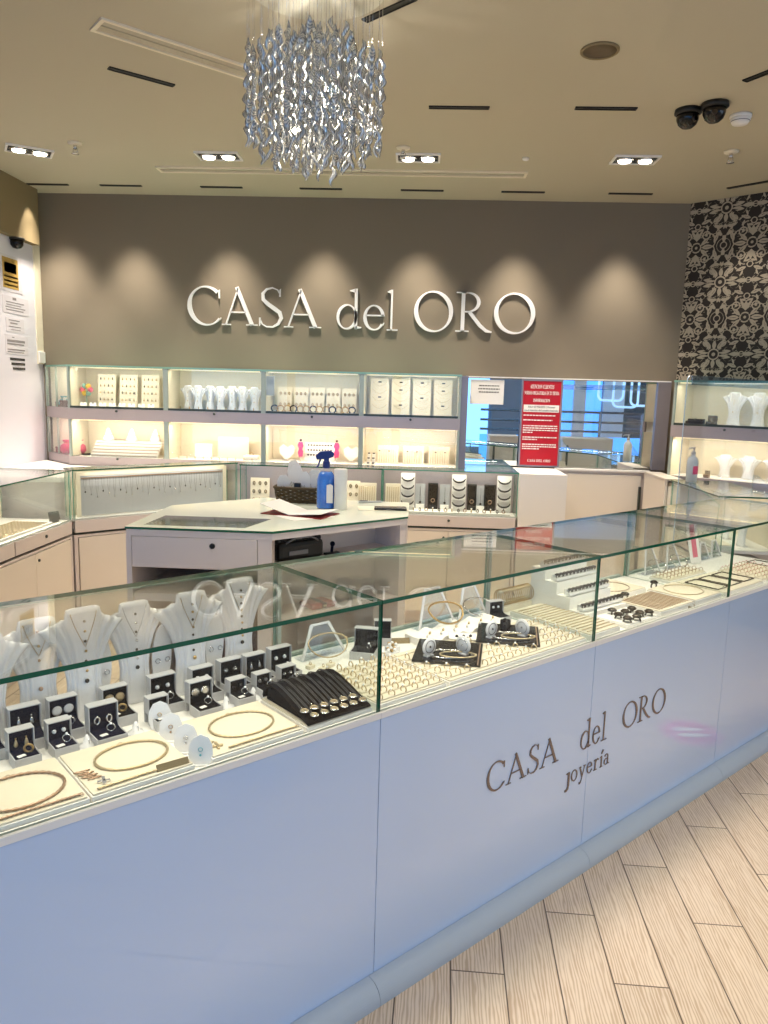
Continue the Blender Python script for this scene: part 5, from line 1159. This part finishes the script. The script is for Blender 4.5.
t = thing('paper_flower', 'pale green and pink paper flower at left in the far left case', 'ornament', wc(0, .10, 5.27, UP), 0)
MB().tube([(0, 0, 0), (.004, 0, .09)], .004, 6).build('stem', 'edge_pale', t)
for k in range(6): MB().ball((.028*math.cos(k*1.047), .006, .115+.028*math.sin(k*1.047)), .020, 0, 8, (1, 1, 1)).build('petal', ('rose', 'yellow', 'edge_pale')[k % 3], t)
t = thing('stepped_tray', 'white stepped display tray in the lower far left case', 'display tray', wc(0, .54, 5.16, LO), 0)
m = MB()
for k in range(5): m.box(-.235, .025*k, .020*k, .235, .025*(k+1)+.06*(k == 4), .020*(k+1))
m.build('steps', 'paper', t); m = MB()
for k in range(5): m.box(-.23, .025*k-.0015, .020*k+.006, .23, .025*k, .020*k+.010)
m.build('groove', 'rose_gold', t)
for k in range(3):
    t = thing('ring_cone', 'white ring cone, %s on the stepped tray in the lower far left case' % ('left', 'middle', 'right')[k], 'ring cone', wc(0, .30+.25*k, 5.305, LO+.1005), 0, 'ring cones on the stepped tray')
    MB().lathe([(.042, 0), (.034, .02), (.018, .06), (.008, .085), (.001, .09)], n=18).build('cone', 'paper', t); MB().torus((0, 0, .045), .027, .0015).build('ring', 'gold', t)
SB = None
for k in range(7):
    p = wc(1, .15+.117*k, 5.29-.03*(k % 2), UP); lb = 'small cream bust %s from left in the case above the corner counter' % ORD[k]
    if SB is None: SB = bust(lb, p, 0, .165, .62, 'small busts in the second wall case')
    else: dup(SB, p, 0, lb)
    bust_necklace('thin necklace on the %s small bust from left, second wall case' % ORD[k], p, 0, .165, 4, 'pale_gold', 'gunmetal' if k == 3 else 'gold', .35, 'necklaces on the small busts').scale = (.62, 1, 1)
for k in range(9):
    ring('gold ring %s from left at the front of second wall case, upper shelf' % ORD[k], wc(1, .12+.095*k, 5.19, UP), .4, .010, .002, 'gold', 'stone_dark' if k in (4, 5) else None, 'rings before the small busts')
board('jewellery_board', 'small white board at left in the lower second wall case', 'display board', wc(1, .32, 5.27, LO), 0, .12, .10, 'paper'); board('jewellery_board', 'wide pale board in the middle of the lower second wall case', 'display board', wc(1, .62, 5.31, LO), 0, .22, .15, 'cream')
t = thing('cushion', 'white ring cushion at right in the lower second wall case', 'cushion', wc(1, .84, 5.25, LO), 0); MB().box(-.055, -.04, 0, .055, .04, .035, bev=.012).build('pad', 'paper', t); MB().torus((0, 0, .04), .012, .002, 'y').build('ring', 'gold', t)
for k in range(10): ring('small gold ring %s from left along the lower front of second wall case' % ORD[k], wc(1, .10+.085*k, 5.185, LO), .4, .009, .0018, 'pale_gold', None, 'rings in the lower second case')
for k in range(5):
    p = wc(2, .17+.17*k, 5.31, UP); nm = ORD[k]
    board('watch_board', '%s cream board from left in the upper case above the pink cards' % nm, 'earring board', p, 0, .10, .17, 'cream', .12, 'cream boards above the pink cards')
    for r_ in range(2):
        for c in range(3): earring('gold earring, %s row, %s from left, on the %s board above pink cards' % (ORD[r_], ORD[c], nm), p+Vector((-.03+.03*c, .012-.010*r_, .135-.075*r_)), 0, 'hoop', 'gold', 'gold', 'earrings above the pink cards', 1.2)
for k in range(13):
    lb = '%s from the left in the front row above the pink cards' % ORD[k]; p = wc(2, .09+.067*k, 5.215-.018*(k % 2), UP)
    t = thing('cuff_bracelet', ('gold' if k % 3 else 'steel')+' cuff bracelet, '+lb, 'bracelet', p, .2*(k % 3), 'cuffs above the pink cards')
    MB().torus((0, 0, .024), .021, .0045, 'y', 18, 6, 0, 1.1, 1.).build('band', 'gold' if k % 3 else 'gunmetal', t); MB().box(-.012, -.01, 0, .012, .01, .006, bev=.001).build('foot', 'paper', t)
o = board('price_sheet', 'bluish white price sheet at upper left of the pink card case', 'sign', wc(2, .06, 5.16, UP+.11), 0, .055, .13, 'grey_panel', .0); o.children[1].location.z = 0
for k, fx in enumerate((.355, .735)):
    t = thing('pink_card', '%s bright pink card figure in the lower third wall case' % ('left', 'right')[k], 'card', wc(2, fx, 5.25, LO+.0), 0, 'pink cards in the third wall case')
    MB().slab([(-.012, .03), (.015, .035), (.018, .07), (.012, .085), (.020, .11), (.012, .135), (-.014, .135), (-.022, .11), (-.012, .09), (-.020, .06)], (0, 0, 0), (1, 0, 0), (0, .1, 1), (0, 1, 0), 0, .004).build('card', 'pink', t)
    MB().slab([(-.002, 0), (.004, 0), (.004, .04), (-.002, .04)], (0, .004, 0), (1, 0, 0), (0, .1, 1), (0, 1, 0), 0, .003).build('stick', 'paper', t); MB().ball((.0, .012, .148), .009).build('bow', 'brown', t)
p = wc(2, .545, 5.30, LO); board('stud_board', 'white board with three rows of dark studs between the pink cards', 'earring board', p, 0, .21, .13, 'paper', .25)
for r_ in range(3):
    for c in range(9): earring('dark stud, %s row from top, %s from left, between the pink cards' % (ORD[r_], ORD[c]), p+Vector((-.08+.02*c, .025-.0085*r_, .112-.034*r_)), 0, 'stud', 'gunmetal', 'stone_dark', 'studs between the pink cards', 1.25)
for k, (fx, lb) in enumerate(((.20, 'white heart shaped pad left of the pink cards'), (.885, 'white heart shaped pad right of the pink cards'))):
    t = thing('display_pad', lb, 'display pad', wc(2, fx, 5.28, LO), 0); MB().slab([(0, 0), (.05, .05), (.055, .09), (.03, .11), (0, .09), (-.03, .11), (-.055, .09), (-.05, .05)], (0, 0, 0), (1, 0, 0), (0, .3, 1), (0, 1, 0), 0, .010).build('pad', 'paper', t); MB().box(-.03, .01, 0, .03, .05, .004).build('foot', 'paper', t)
for k in range(4):
    p = wc(3, .165+.222*k, 5.335, UP); nm = ('leftmost', 'second', 'third', 'rightmost')[k]
    board('chain_board', '%s tall cream chain board in the upper case beside the mirror' % nm, 'display board', p, 0, .125, .245, 'paper_warm', .10, 'chain boards beside the mirror')
    for j in range(4):
        t = thing('chain_necklace', '%s curved chain on the %s tall board beside the mirror' % (('top', 'second', 'third', 'lowest')[j], nm), 'necklace', p+Vector((0, -.004+.018*(1-j*.25), .225-.052*j)), 0, 'chains on the tall boards')
        MB().tube([(-.05+.1*i/12, 0, -.028*(1-((i-6)/6)**2)) for i in range(13)], .0012, 4).build('chain', 'pale_gold', t)
        if (j+k) % 2 == 0 or j == 0: MB().box(-.011, -.003, -.006, .011, 0, .002, bev=.001).build('tag', 'ink_dark', t)
for k in range(3):
    p = wc(3, .27+.27*k, 5.30, LO); nm = ('left', 'middle', 'right')[k]
    board('chain_board', '%s low cream board in the lower case beside the mirror' % nm, 'display board', p, 0, .145, .125, 'paper_warm', .25, 'low boards beside the mirror')
    for j in range(8):
        t = thing('bracelet', 'fine gold bracelet %s from left on the %s low board beside mirror' % (ORD[j], nm), 'bracelet', p+Vector((-.058+.0165*j, .006, .055)), 0, 'bracelets on the low boards'); MB().tube([(0, -.0115, -.045), (0, .011, .045)], .0015, 4).build('chain', 'pale_gold', t)
        if (j*5+k*3) % 4 == 0: MB().box(-.006, -.008, .030, .006, -.003, .036).build('tag', 'ink_dark', t)
for j in range(3):
    for c in range(2):
        t = thing('ring_box', 'tiny dark ring box, %s tier, %s, at left of the low boards' % (('lower', 'middle', 'upper')[j], ('left', 'right')[c]), 'box', wc(3, .075+.05*c, 5.19+.045*j, LO+.0+.030*j), 0, 'tiny dark boxes beside the low boards')
        MB().box(-.010, -.009, -.030*j if j else 0, .010, .009, .006, bev=.001).build('base', 'paper', t); MB().box(-.008, -.006, .0065, .008, .006, .014, bev=.001).build('lid', 'ink_dark', t)
# right wall cases
def rc_(s_, d, z): return RC0+RD*s_-RN*d+Vector((0, 0, z))
for k, s_ in enumerate((.33, .48, .63, .86, 1.02, 1.2)):
    lb = 'cream necklace bust %s from left in the upper right wall cases' % ORD[k]
    bust(lb, rc_(s_, .15, UP), RANG, .215, .85, 'busts in the right wall cases'); bust_necklace('thin necklace on the %s bust from left, upper right cases' % ORD[k], rc_(s_, .15, UP), RANG, .215, 5, 'pale_gold', 'gold', .4, 'necklaces in the right wall cases').scale = (.85, 1, 1)
for k, s_ in enumerate((.30, .45, .60, .85, 1.0, 1.18)):
    bust('low cream necklace bust %s from left in the lower right wall cases' % ORD[k], rc_(s_, .17, LO), RANG, .15, .8, 'low busts in the right wall cases')
for k, (s_, lb) in enumerate(((.13, 'flat dark blue watch box at left in the upper right case'), (.235, 'small dark open watch box in the upper right case'))):
    t = thing('watch_box', lb, 'watch box', rc_(s_, .06, UP), RANG+.1, 'watch boxes in the right case'); w = .055 if k == 0 else .03
    MB().box(-w, -.025, 0, w, .025, .022, bev=.003).build('base', 'navy', t); MB().box(-w, .022, .022, w, .027, .06 if k else .035, bev=.002).build('lid', 'ink_dark', t); MB().torus((0, 0, .028), .013, .003, 'x', 14, 5).build('watch', 'silver', t)
t = thing('ring_box', 'little dark ring box in the lower right case near the bottle', 'box', rc_(.24, .05, LO), RANG); MB().box(-.017, -.015, 0, .017, .015, .022, bev=.002).build('base', 'brown', t); MB().box(-.017, .010, .0225, .017, .015, .046, bev=.002).build('lid', 'ink_dark', t)
# ------------------------------------------------------------------ contents of the back counters
C2R = Matrix.Rotation(C2A, 4, 'Z')
def c2(x, y, z): return Vector((-1.995, 4.285, 0))+C2R @ Vector((x, y, z))
t = thing('necklace_display', 'grey panel in pale frame behind the slanted corner glass', 'display panel', c2(.545, .075, ZB), C2A)
bx('panel', (-.475, 0, .005, .475, .01, .245), 'grey_panel', t)
m = MB(); m.box(-.50, -.004, 0, -.475, .012, .265); m.box(.475, -.004, 0, .50, .012, .265); m.box(-.475, -.004, .245, .475, .012, .265); m.build('frame', 'cream', t)
bx('hook_rail', (-.47, -.008, .228, .47, -.0002, .234), 'rose_gold', t)
HN = None
for k in range(26):
    x = .545-.45+.036*k; lb = 'thin silver pendant chain %s from left on the grey corner panel' % ORD[k]; p = c2(x, .069, ZB+.229); L = .075+.018*((k*7) % 3)
    t = thing('hanging_chain', lb, 'necklace', p, C2A, 'chains hanging on the grey panel')
    MB().tube([(-.008, 0, 0), (-.006, -.001, -L*.6), (0, -.001, -L), (.006, -.001, -L*.6), (.008, 0, 0)], .0009, 4).build('chain', 'mid_grey', t)
    m = MB(); m.ball((0, -.002, -L-.006), .0045, 0, 6, (1, 1, 1.4)); m.build('pendant', 'silver' if k % 3 else 'gunmetal', t)
for k, x in enumerate((-1.115, -.50)):
    p = Vector((x+.06, 5.03, ZB)); nm = ('left', 'right')[k]; board('earring_stand', '%s white window earring stand in the counter behind the desk' % nm, 'earring stand', p, 0, .13, .19, 'paper_warm', .12, 'window earring stands')
    for r_ in range(3):
        for c in range(3): earring('pearl earring, %s row, %s from left, on the %s window stand' % (ORD[r_], ORD[c], nm), p+Vector((-.04+.04*c, .020-.008*r_-.004, .165-.055*r_)), 0, 'hoop', 'bulkhead', 'bulkhead', 'earrings on the window stands', 1.5)
for k, x in enumerate((-.90, -.82, -.73, -.64)):
    t = thing('bangle_cone', 'pale bangle holder %s from left behind the wicker basket' % ORD[k], 'bangle holder', (x, 5.02, ZB), 0, 'bangle holders behind the basket'); MB().lathe([(.034, 0), (.034, .01), (.026, .10), (.015, .13), (.001, .135)], n=16).build('cone', 'cream', t)
    for j in range(3): MB().torus((0, 0, .03+.028*j), .033-.003*j, .0022).build('bangle', 'pale_gold', t)
p = Vector((-.33, 5.03, ZB)); board('bracelet_board', 'cream board of upright chains at right of the window stands', 'display board', p, 0, .13, .18, 'paper_warm', .1)
for j in range(8):
    t = thing('bracelet', 'upright gold bracelet %s from left on the cream board behind desk' % ORD[j], 'bracelet', p+Vector((-.05+.0145*j, .0, .09)), 0, 'upright bracelets behind the desk'); MB().tube([(0, -.009, -.07), (0, .008, .07)], .0018, 4).build('chain', 'gold', t)
p = Vector((-.155, 5.04, ZB)); board('bracelet_board', 'cream board of upright chains left of the choker stands', 'display board', p, 0, .10, .18, 'paper_warm', .1)
for j in range(6):
    t = thing('bracelet', 'upright gold bracelet %s from left, on the board left of chokers' % ORD[j], 'bracelet', p+Vector((-.036+.0145*j, .0, .09)), 0, 'upright bracelets left of chokers'); MB().tube([(0, -.009, -.07), (0, .008, .07)], .0018, 4).build('chain', 'gold', t)
for k, x in enumerate((-.055, .285, .585)):
    p = Vector((x, 5.0, ZB+.018)); nm = ('left', 'middle', 'right')[k]
    board('choker_stand', '%s white stand with four dark chokers' % nm, 'choker stand', p, 0, .094, .240, 'paper', .10, 'white choker stands')
    for j in range(4):
        t = thing('choker', '%s dark choker on the %s white choker stand' % (('top', 'second', 'third', 'lowest')[j], nm), 'choker', p+Vector((0, .016-.005*j, .215-.052*j)), 0, 'dark chokers on the white stands')
        MB().tube([(-.040*math.cos(PI*i/14)*1., -.006-.004*math.sin(PI*i/14), -.026*math.sin(PI*i/14)) for i in range(15)], [.0028+.0032*math.sin(PI*i/14) for i in range(15)], 6).build('band', 'ink_dark', t)
        MB().ball((0, -.011, -.028), .005).build('pendant', 'ink_dark', t)
for k, (x, w) in enumerate(((.115, .066), (.375, .062), (.495, .075))):
    t = thing('watch_box', 'tall dark brown watch box %s among the choker stands' % ('at left', 'in the middle', 'at right')[k], 'watch box', (x, 5.04, ZB+.018), 0, 'tall dark boxes among the chokers')
    MB().box(-w/2, 0, 0, w/2, .03, .175, bev=.003).build('case', 'dark', t); bx('window', (-w/2+.008, -.002, .03, w/2-.008, -.0002, .165), 'black_gloss', t); MB().torus((0, -.008, .06), .012, .0025, 'y', 16, 5).build('watch', 'rose_gold', t)
for k, x in enumerate((.03, .195, .435)):
    t = thing('pendant_display', 'small grey pendant panel %s among the choker stands' % ('at left', 'in the middle', 'at right')[k], 'display panel', (x, 5.06, ZB+.018), 0, 'grey pendant panels among the chokers')
    MB().box(-.034, 0, 0, .034, .006, .165).build('panel', 'grey_panel', t); m = MB(); m.tube([(0, -.003, .15), (0, -.004, .05)], .0009, 4); m.build('chain', 'gunmetal', t); MB().ball((0, -.007, .042), .008).build('pendant', 'gunmetal', t); MB().box(-.028, -.02, 0, .028, -.001, .03, bev=.002).build('block', 'paper', t)
tray('ring_shelf', 'white ring ledge along the front of the choker counter', 0, .001, 0, .001)  # placed just below
rs = [o for o in bpy.data.objects if o.name.startswith('ring_shelf')][0]
for c_ in list(rs.children): bpy.data.objects.remove(c_)
rs.location = (.225, 4.975, ZB); rs.rotation_euler = (0, 0, 0)
bx('ledge', (-.40, -.028, 0, .40, .018, .014), 'paper', rs, .002); bx('back_step', (-.40, .0185, 0, .40, .115, .0175), 'white', rs)
for k in range(18):
    p = (-.14+.0425*k, 4.965+.008*(k % 2), ZB+.0145)
    lb = 'small ring %s from left on the ledge before the chokers' % ORD[k]
    ring(lb, p, .5*(k % 3), .0105, .003, ('gold', 'gunmetal', 'rose_gold')[k % 3], ('stone_white', None, 'stone_dark')[k % 3], 'rings before the chokers')
# left counter
t = thing('bracelet_tray', 'cream slatted bracelet tray in the left counter', 'jewellery tray', (-2.16, 3.62, ZB), PI/2)
MB().box(-.50, -.12, 0, .50, .10, .012).build('body', 'paper', t)
for k in range(11):
    lb = 'flat gold bracelet lying across the tray in the left counter, row %s' % ORD[k]
    b2 = thing('bracelet', lb, 'bracelet', (-2.055-.0185*k, 3.62, ZB+.0125), PI/2, 'bracelets in the left counter'); MB().tube([(-.47+.94*i/60, 0, .0028) for i in range(61)], [.0027*(1.2 if i % 2 else .8) for i in range(61)], 5).build('chain', 'pale_gold', b2)
t = thing('price_stand', 'small dark tilted price stand in the left counter corner', 'price stand', (-2.05, 4.17, ZB+.001), PI/2-.5)
MB().slab([(-.033, 0), (.033, 0), (.033, .05), (-.033, .05)], (0, 0, .012), (1, 0, 0), (0, .3, .95), (0, 1, 0), 0, .006).build('plate', 'alu_dark', t); MB().box(-.02, -.006, 0, .02, .03, .012, bev=.002).build('foot', 'alu_dark', t)
t = thing('pen', 'thin dark pen beside the price stand in the left counter', 'pen', (-2.09, 4.10, ZB+.005), 1.3); MB().tube([(-.04, 0, 0), (.03, 0, 0), (.038, 0, 0)], [.0035, .0035, .001], 6).build('barrel', 'ink_dark', t)
# right counter
for k in range(3):
    bust('pale bust %s in the right counter, counted from the cream cabinet' % ORD[k], (1.78, 4.62-.22*k, ZB), -PI/2, .2, .9, 'busts in the right counter')
t = thing('necklace_tray', 'pale tray along the glass in the right counter', 'jewellery tray', (1.67, 4.40, ZB), -PI/2); MB().box(-.35, -.045, 0, .35, .04, .02, bev=.002).build('body', 'paper', t); MB().box(-.34, -.04, .0202, .34, .035, .024).build('pad', 'cream', t)

# ------------------------------------------------------------------ behind the camera: the shopping passage that the mirror and the blue panels reflect
for k, (x, lb) in enumerate(((.90, 'cream counter block in the passage, left one, seen in the mirror'), (1.81, 'cream counter block in the passage, right one, seen in mirror'))):
    w = .36 if k == 0 else .62
    t = thing('counter_block', lb, 'counter', (x, .95, 0), 0, 'cream counter blocks in the passage'); bx('body', (0, 0, .08, w, .35, 1.03), 'cream_cab', t, .003); bx('plinth', (.02, .02, 0, w-.02, .33, .08), 'mauve_cab', t); bx('top', (-.005, -.005, 1.0305, w+.005, .355, 1.045), 'white', t)
    bx('handle', (.045, .3505, .70, .07, .37, .95), 'alu_dark', t)
def win(name, x0, x1, y, z0, z1, m): return structure(MB().box(x0, y-.02, z0, x1, y+.02, z1).build(name, m))
FY = -7.0
structure(MB().box(-8, FY-.3, 0, 9, FY-.06, 5.2).build('wall_front', 'mall_grey'))
for k, (x0, x1, m_) in enumerate(((-7.6, -5.4, 'sky_pane'), (-5.2, -3.0, 'sky_pane_pale'), (-2.8, -.6, 'sky_pane'), (-.4, 1.62, 'sky_pane_pale'), (3.1, 3.55, 'sky_pane'), (3.85, 4.20, 'sky_pane'))):
    win('window_%d' % (k+1), x0, x1, FY, .35, 4.6, m_)
structure(MB().box(1.70, FY-.05, 0, 3.05, FY+.05, 4.6).build('column_grey', 'mall_grey')); structure(MB().box(3.56, FY-.05, 0, 3.82, FY+.10, 4.6).build('column_cream', 'cream_cab'))
structure(MB().box(4.24, FY-.05, 0, 4.72, FY+.05, 4.6).build('column_white', 'mall_white')); structure(MB().box(4.74, FY-.05, .0, 8.6, FY+.0, 4.6).build('wall_shopfront', 'mall_dark'))
for k in range(7): structure(MB().box(4.76, FY+.005, .3+.28*k, 8.5, FY+.02, .315+.28*k).build('trim_%d' % (k+3), 'steel'))
for k, (x, z) in enumerate(((4.30, 1.50), (4.62, 1.36), (5.0, 1.40), (5.35, 1.26))):
    t = thing('hanging_light_tube', 'looped pale light tube %s from left on the far shopfront, mirrored' % ORD[k], 'light tube', (x, FY+.12+.07*k, z), 0, 'looped light tubes'); R = .12
    pts = [(-.20, 0, 1.4), (-.20, 0, R)]+[(-.20+R-R*math.cos(a*PI/12), 0, R-R*math.sin(a*PI/12)) for a in range(7)]+[(.24, 0, 0)]+[(.24+R*math.sin(a*PI/12), 0, R-R*math.cos(a*PI/12)) for a in range(1, 7)]+[(.24+R, 0, 1.4)]
    MB().tube(pts, .026, 8).build('tube', 'neon', t)
    MB().box(-.23, -.03, 1.4, .39, .03, 1.44).build('bracket', 'steel', t)
t = thing('balustrade', 'steel and blue glass balustrade of the passage, seen in the mirror', 'railing', (0, -4.0, 0), 0)
for z in (.90, 1.08, 1.27): MB().tube([(1.2, 0, z), (9, 0, z)], .022, 8).build('rail', 'steel', t)
for x in (3.5, 4.3, 5.4, 6.6, 7.8): MB().box(x-.02, -.03, 0, x+.02, .03, 1.28).build('post', 'steel', t)
bx('glass_panel', (1.2, -.006, .28, 9, .006, .80), 'sky_pane', t); bx('kick_rail', (1.2, -.02, .16, 9, .02, .28), 'mall_dark', t)  # bright blue of the glass is put in as glow, no lamp
t = thing('floor_sticker', 'round pink floor sticker with white footprints, mirrored in the panel', 'floor sticker', FC(3.30, 1.062, 0), ANG-.9)
MB().lathe([(.142, 0), (.142, .0012), (.001, .0012)], n=48, smooth=False).build('disc', 'pink_floor', t); m = MB(); 
m2 = MB(); a_ = [m2.v((.130*math.cos(2*PI*k/48), .130*math.sin(2*PI*k/48), .0016)) for k in range(48)]; b_ = [m2.v((.122*math.cos(2*PI*k/48), .122*math.sin(2*PI*k/48), .0016)) for k in range(48)]
for k in range(48): m2.face([a_[k], a_[(k+1) % 48], b_[(k+1) % 48], b_[k]])
m2.build('ring', 'white', t)
for sx in (-1, 1): MB().prism([(sx*.032+.020*math.cos(2*PI*k/20)*(1-.25*math.sin(2*PI*k/20)), .085*math.sin(2*PI*k/20)) for k in range(20)], .0012, .0017).build('footprint', 'white', t)

# ------------------------------------------------------------------ light
for k, x in enumerate((-2.52, -2.02, -1.35, -.69, -.03, .63, 1.33)):
    spot((x, 5.20, HC-.02), 88, 66, .9, WARM2, (x, 5.385, .6), .05, 'wall_spot')
spot((1.90, 4.98, HC-.02), 14, 70, .6, WARM2, (2.05, 5.1, 1.3), .012, 'wall_spot'); spot((-2.55, 5.22, HC-.02), 12, 58, .4, WARM2, (-2.68, 5.24, 2.2), .012, 'wall_spot')
for x, y in ((-2.27, 4.49), (-1.19, 4.54), (-.05, 4.52), (1.15, 4.50)): spot((x, y, HC-.04), 75, 105, .8, WARM2, None, .05, 'downlight')
for k in range(7):
    u = -.2+.62*k; p = FC(u, 1.75, HC-.05); spot(p, 58, 80, .9, (1, .90, .76), FC(u, 1.58, 0), .10, 'counter_spot')
for k in range(5):
    u = .3+.9*k; p = FC(u, .15, HC-.05); spot(p, 34, 110, .9, (1, .90, .80), FC(u, .3, 0), .12, 'passage_spot')
spot((-1.2, 3.5, HC-.05), 34, 120, .9, WARM2, None, .05, 'downlight'); spot((-.5, 3.2, HC-.05), 30, 120, .9, WARM2, None, .05, 'downlight')
pl = bpy.data.lights.new('chandelier_glow', 'POINT'); pl.energy = 14; pl.color = (1, .93, .82); pl.shadow_soft_size = .03
o = bpy.data.objects.new('chandelier_glow', pl); COL.objects.link(o); o.location = (-.375, 2.66, 2.50)
# fill lights added inside the glass counters, no strips modelled
area(FC(0, 0, 0)+FC(.69, V0+.03, ZT-.014), .85, .012, 0.9, WARM2, (math.radians(25), 0, ANG), 'counter_fill')
for u in (1.60, 2.52, 3.44): area(FC(u, V0+.03, ZT-.014), .85, .012, 0.9, WARM2, (math.radians(25), 0, ANG), 'counter_fill')
area(c2(.545, .02, ZT-.014), .9, .01, .8, WARM2, (math.radians(20), 0, C2A), 'counter_fill'); area((-.70, 4.955, ZT-.014), .85, .01, .55, WARM2, (math.radians(20), 0, 0), 'counter_fill'); area((.22, 4.955, ZT-.014), .8, .01, .7, WARM2, (math.radians(20), 0, 0), 'counter_fill')
area((-2.03, 3.64, ZT-.014), 1.2, .01, 3.6, WARM2, (math.radians(20), 0, PI/2), 'counter_fill'); area((1.63, 4.38, ZT-.014), .7, .01, .8, WARM2, (math.radians(20), 0, -PI/2), 'counter_fill')
w = bpy.data.worlds.new('daylight'); S.world = w; w.use_nodes = True
w.node_tree.nodes['Background'].inputs[0].default_value = (.70, .82, 1, 1); w.node_tree.nodes['Background'].inputs[1].default_value = 1.7

# ------------------------------------------------------------------ camera
cd = bpy.data.cameras.new('camera'); cd.sensor_fit = 'VERTICAL'; cd.sensor_height = 36; cd.lens = 36*756.6063/1024; cd.clip_start = .05
cam = bpy.data.objects.new('camera', cd); COL.objects.link(cam)
yaw, pitch, roll = math.radians(-2.38676), math.radians(8.943907), math.radians(1.555759)
fw = Vector((math.sin(yaw)*math.cos(pitch), math.cos(yaw)*math.cos(pitch), -math.sin(pitch))); rt = Vector((math.cos(yaw), -math.sin(yaw), 0)); up = rt.cross(fw)
r2 = rt*math.cos(roll)+up*math.sin(roll); u2 = -rt*math.sin(roll)+up*math.cos(roll)
mw = Matrix((r2, u2, -fw)).transposed().to_4x4(); mw.translation = (0, 0, 1.53465); cam.matrix_world = mw
S.camera = cam
S.view_settings.view_transform = 'Standard'; S.view_settings.look = 'None'; S.view_settings.exposure = 0; S.view_settings.gamma = 1; S.view_settings.use_curve_mapping = False
S.cycles.max_bounces = 12; S.cycles.transparent_max_bounces = 32; S.cycles.glossy_bounces = 6; S.cycles.diffuse_bounces = 5; S.cycles.caustics_reflective = False; S.cycles.caustics_refractive = False
S.cycles.use_denoising = True; S.cycles.sample_clamp_indirect = 6
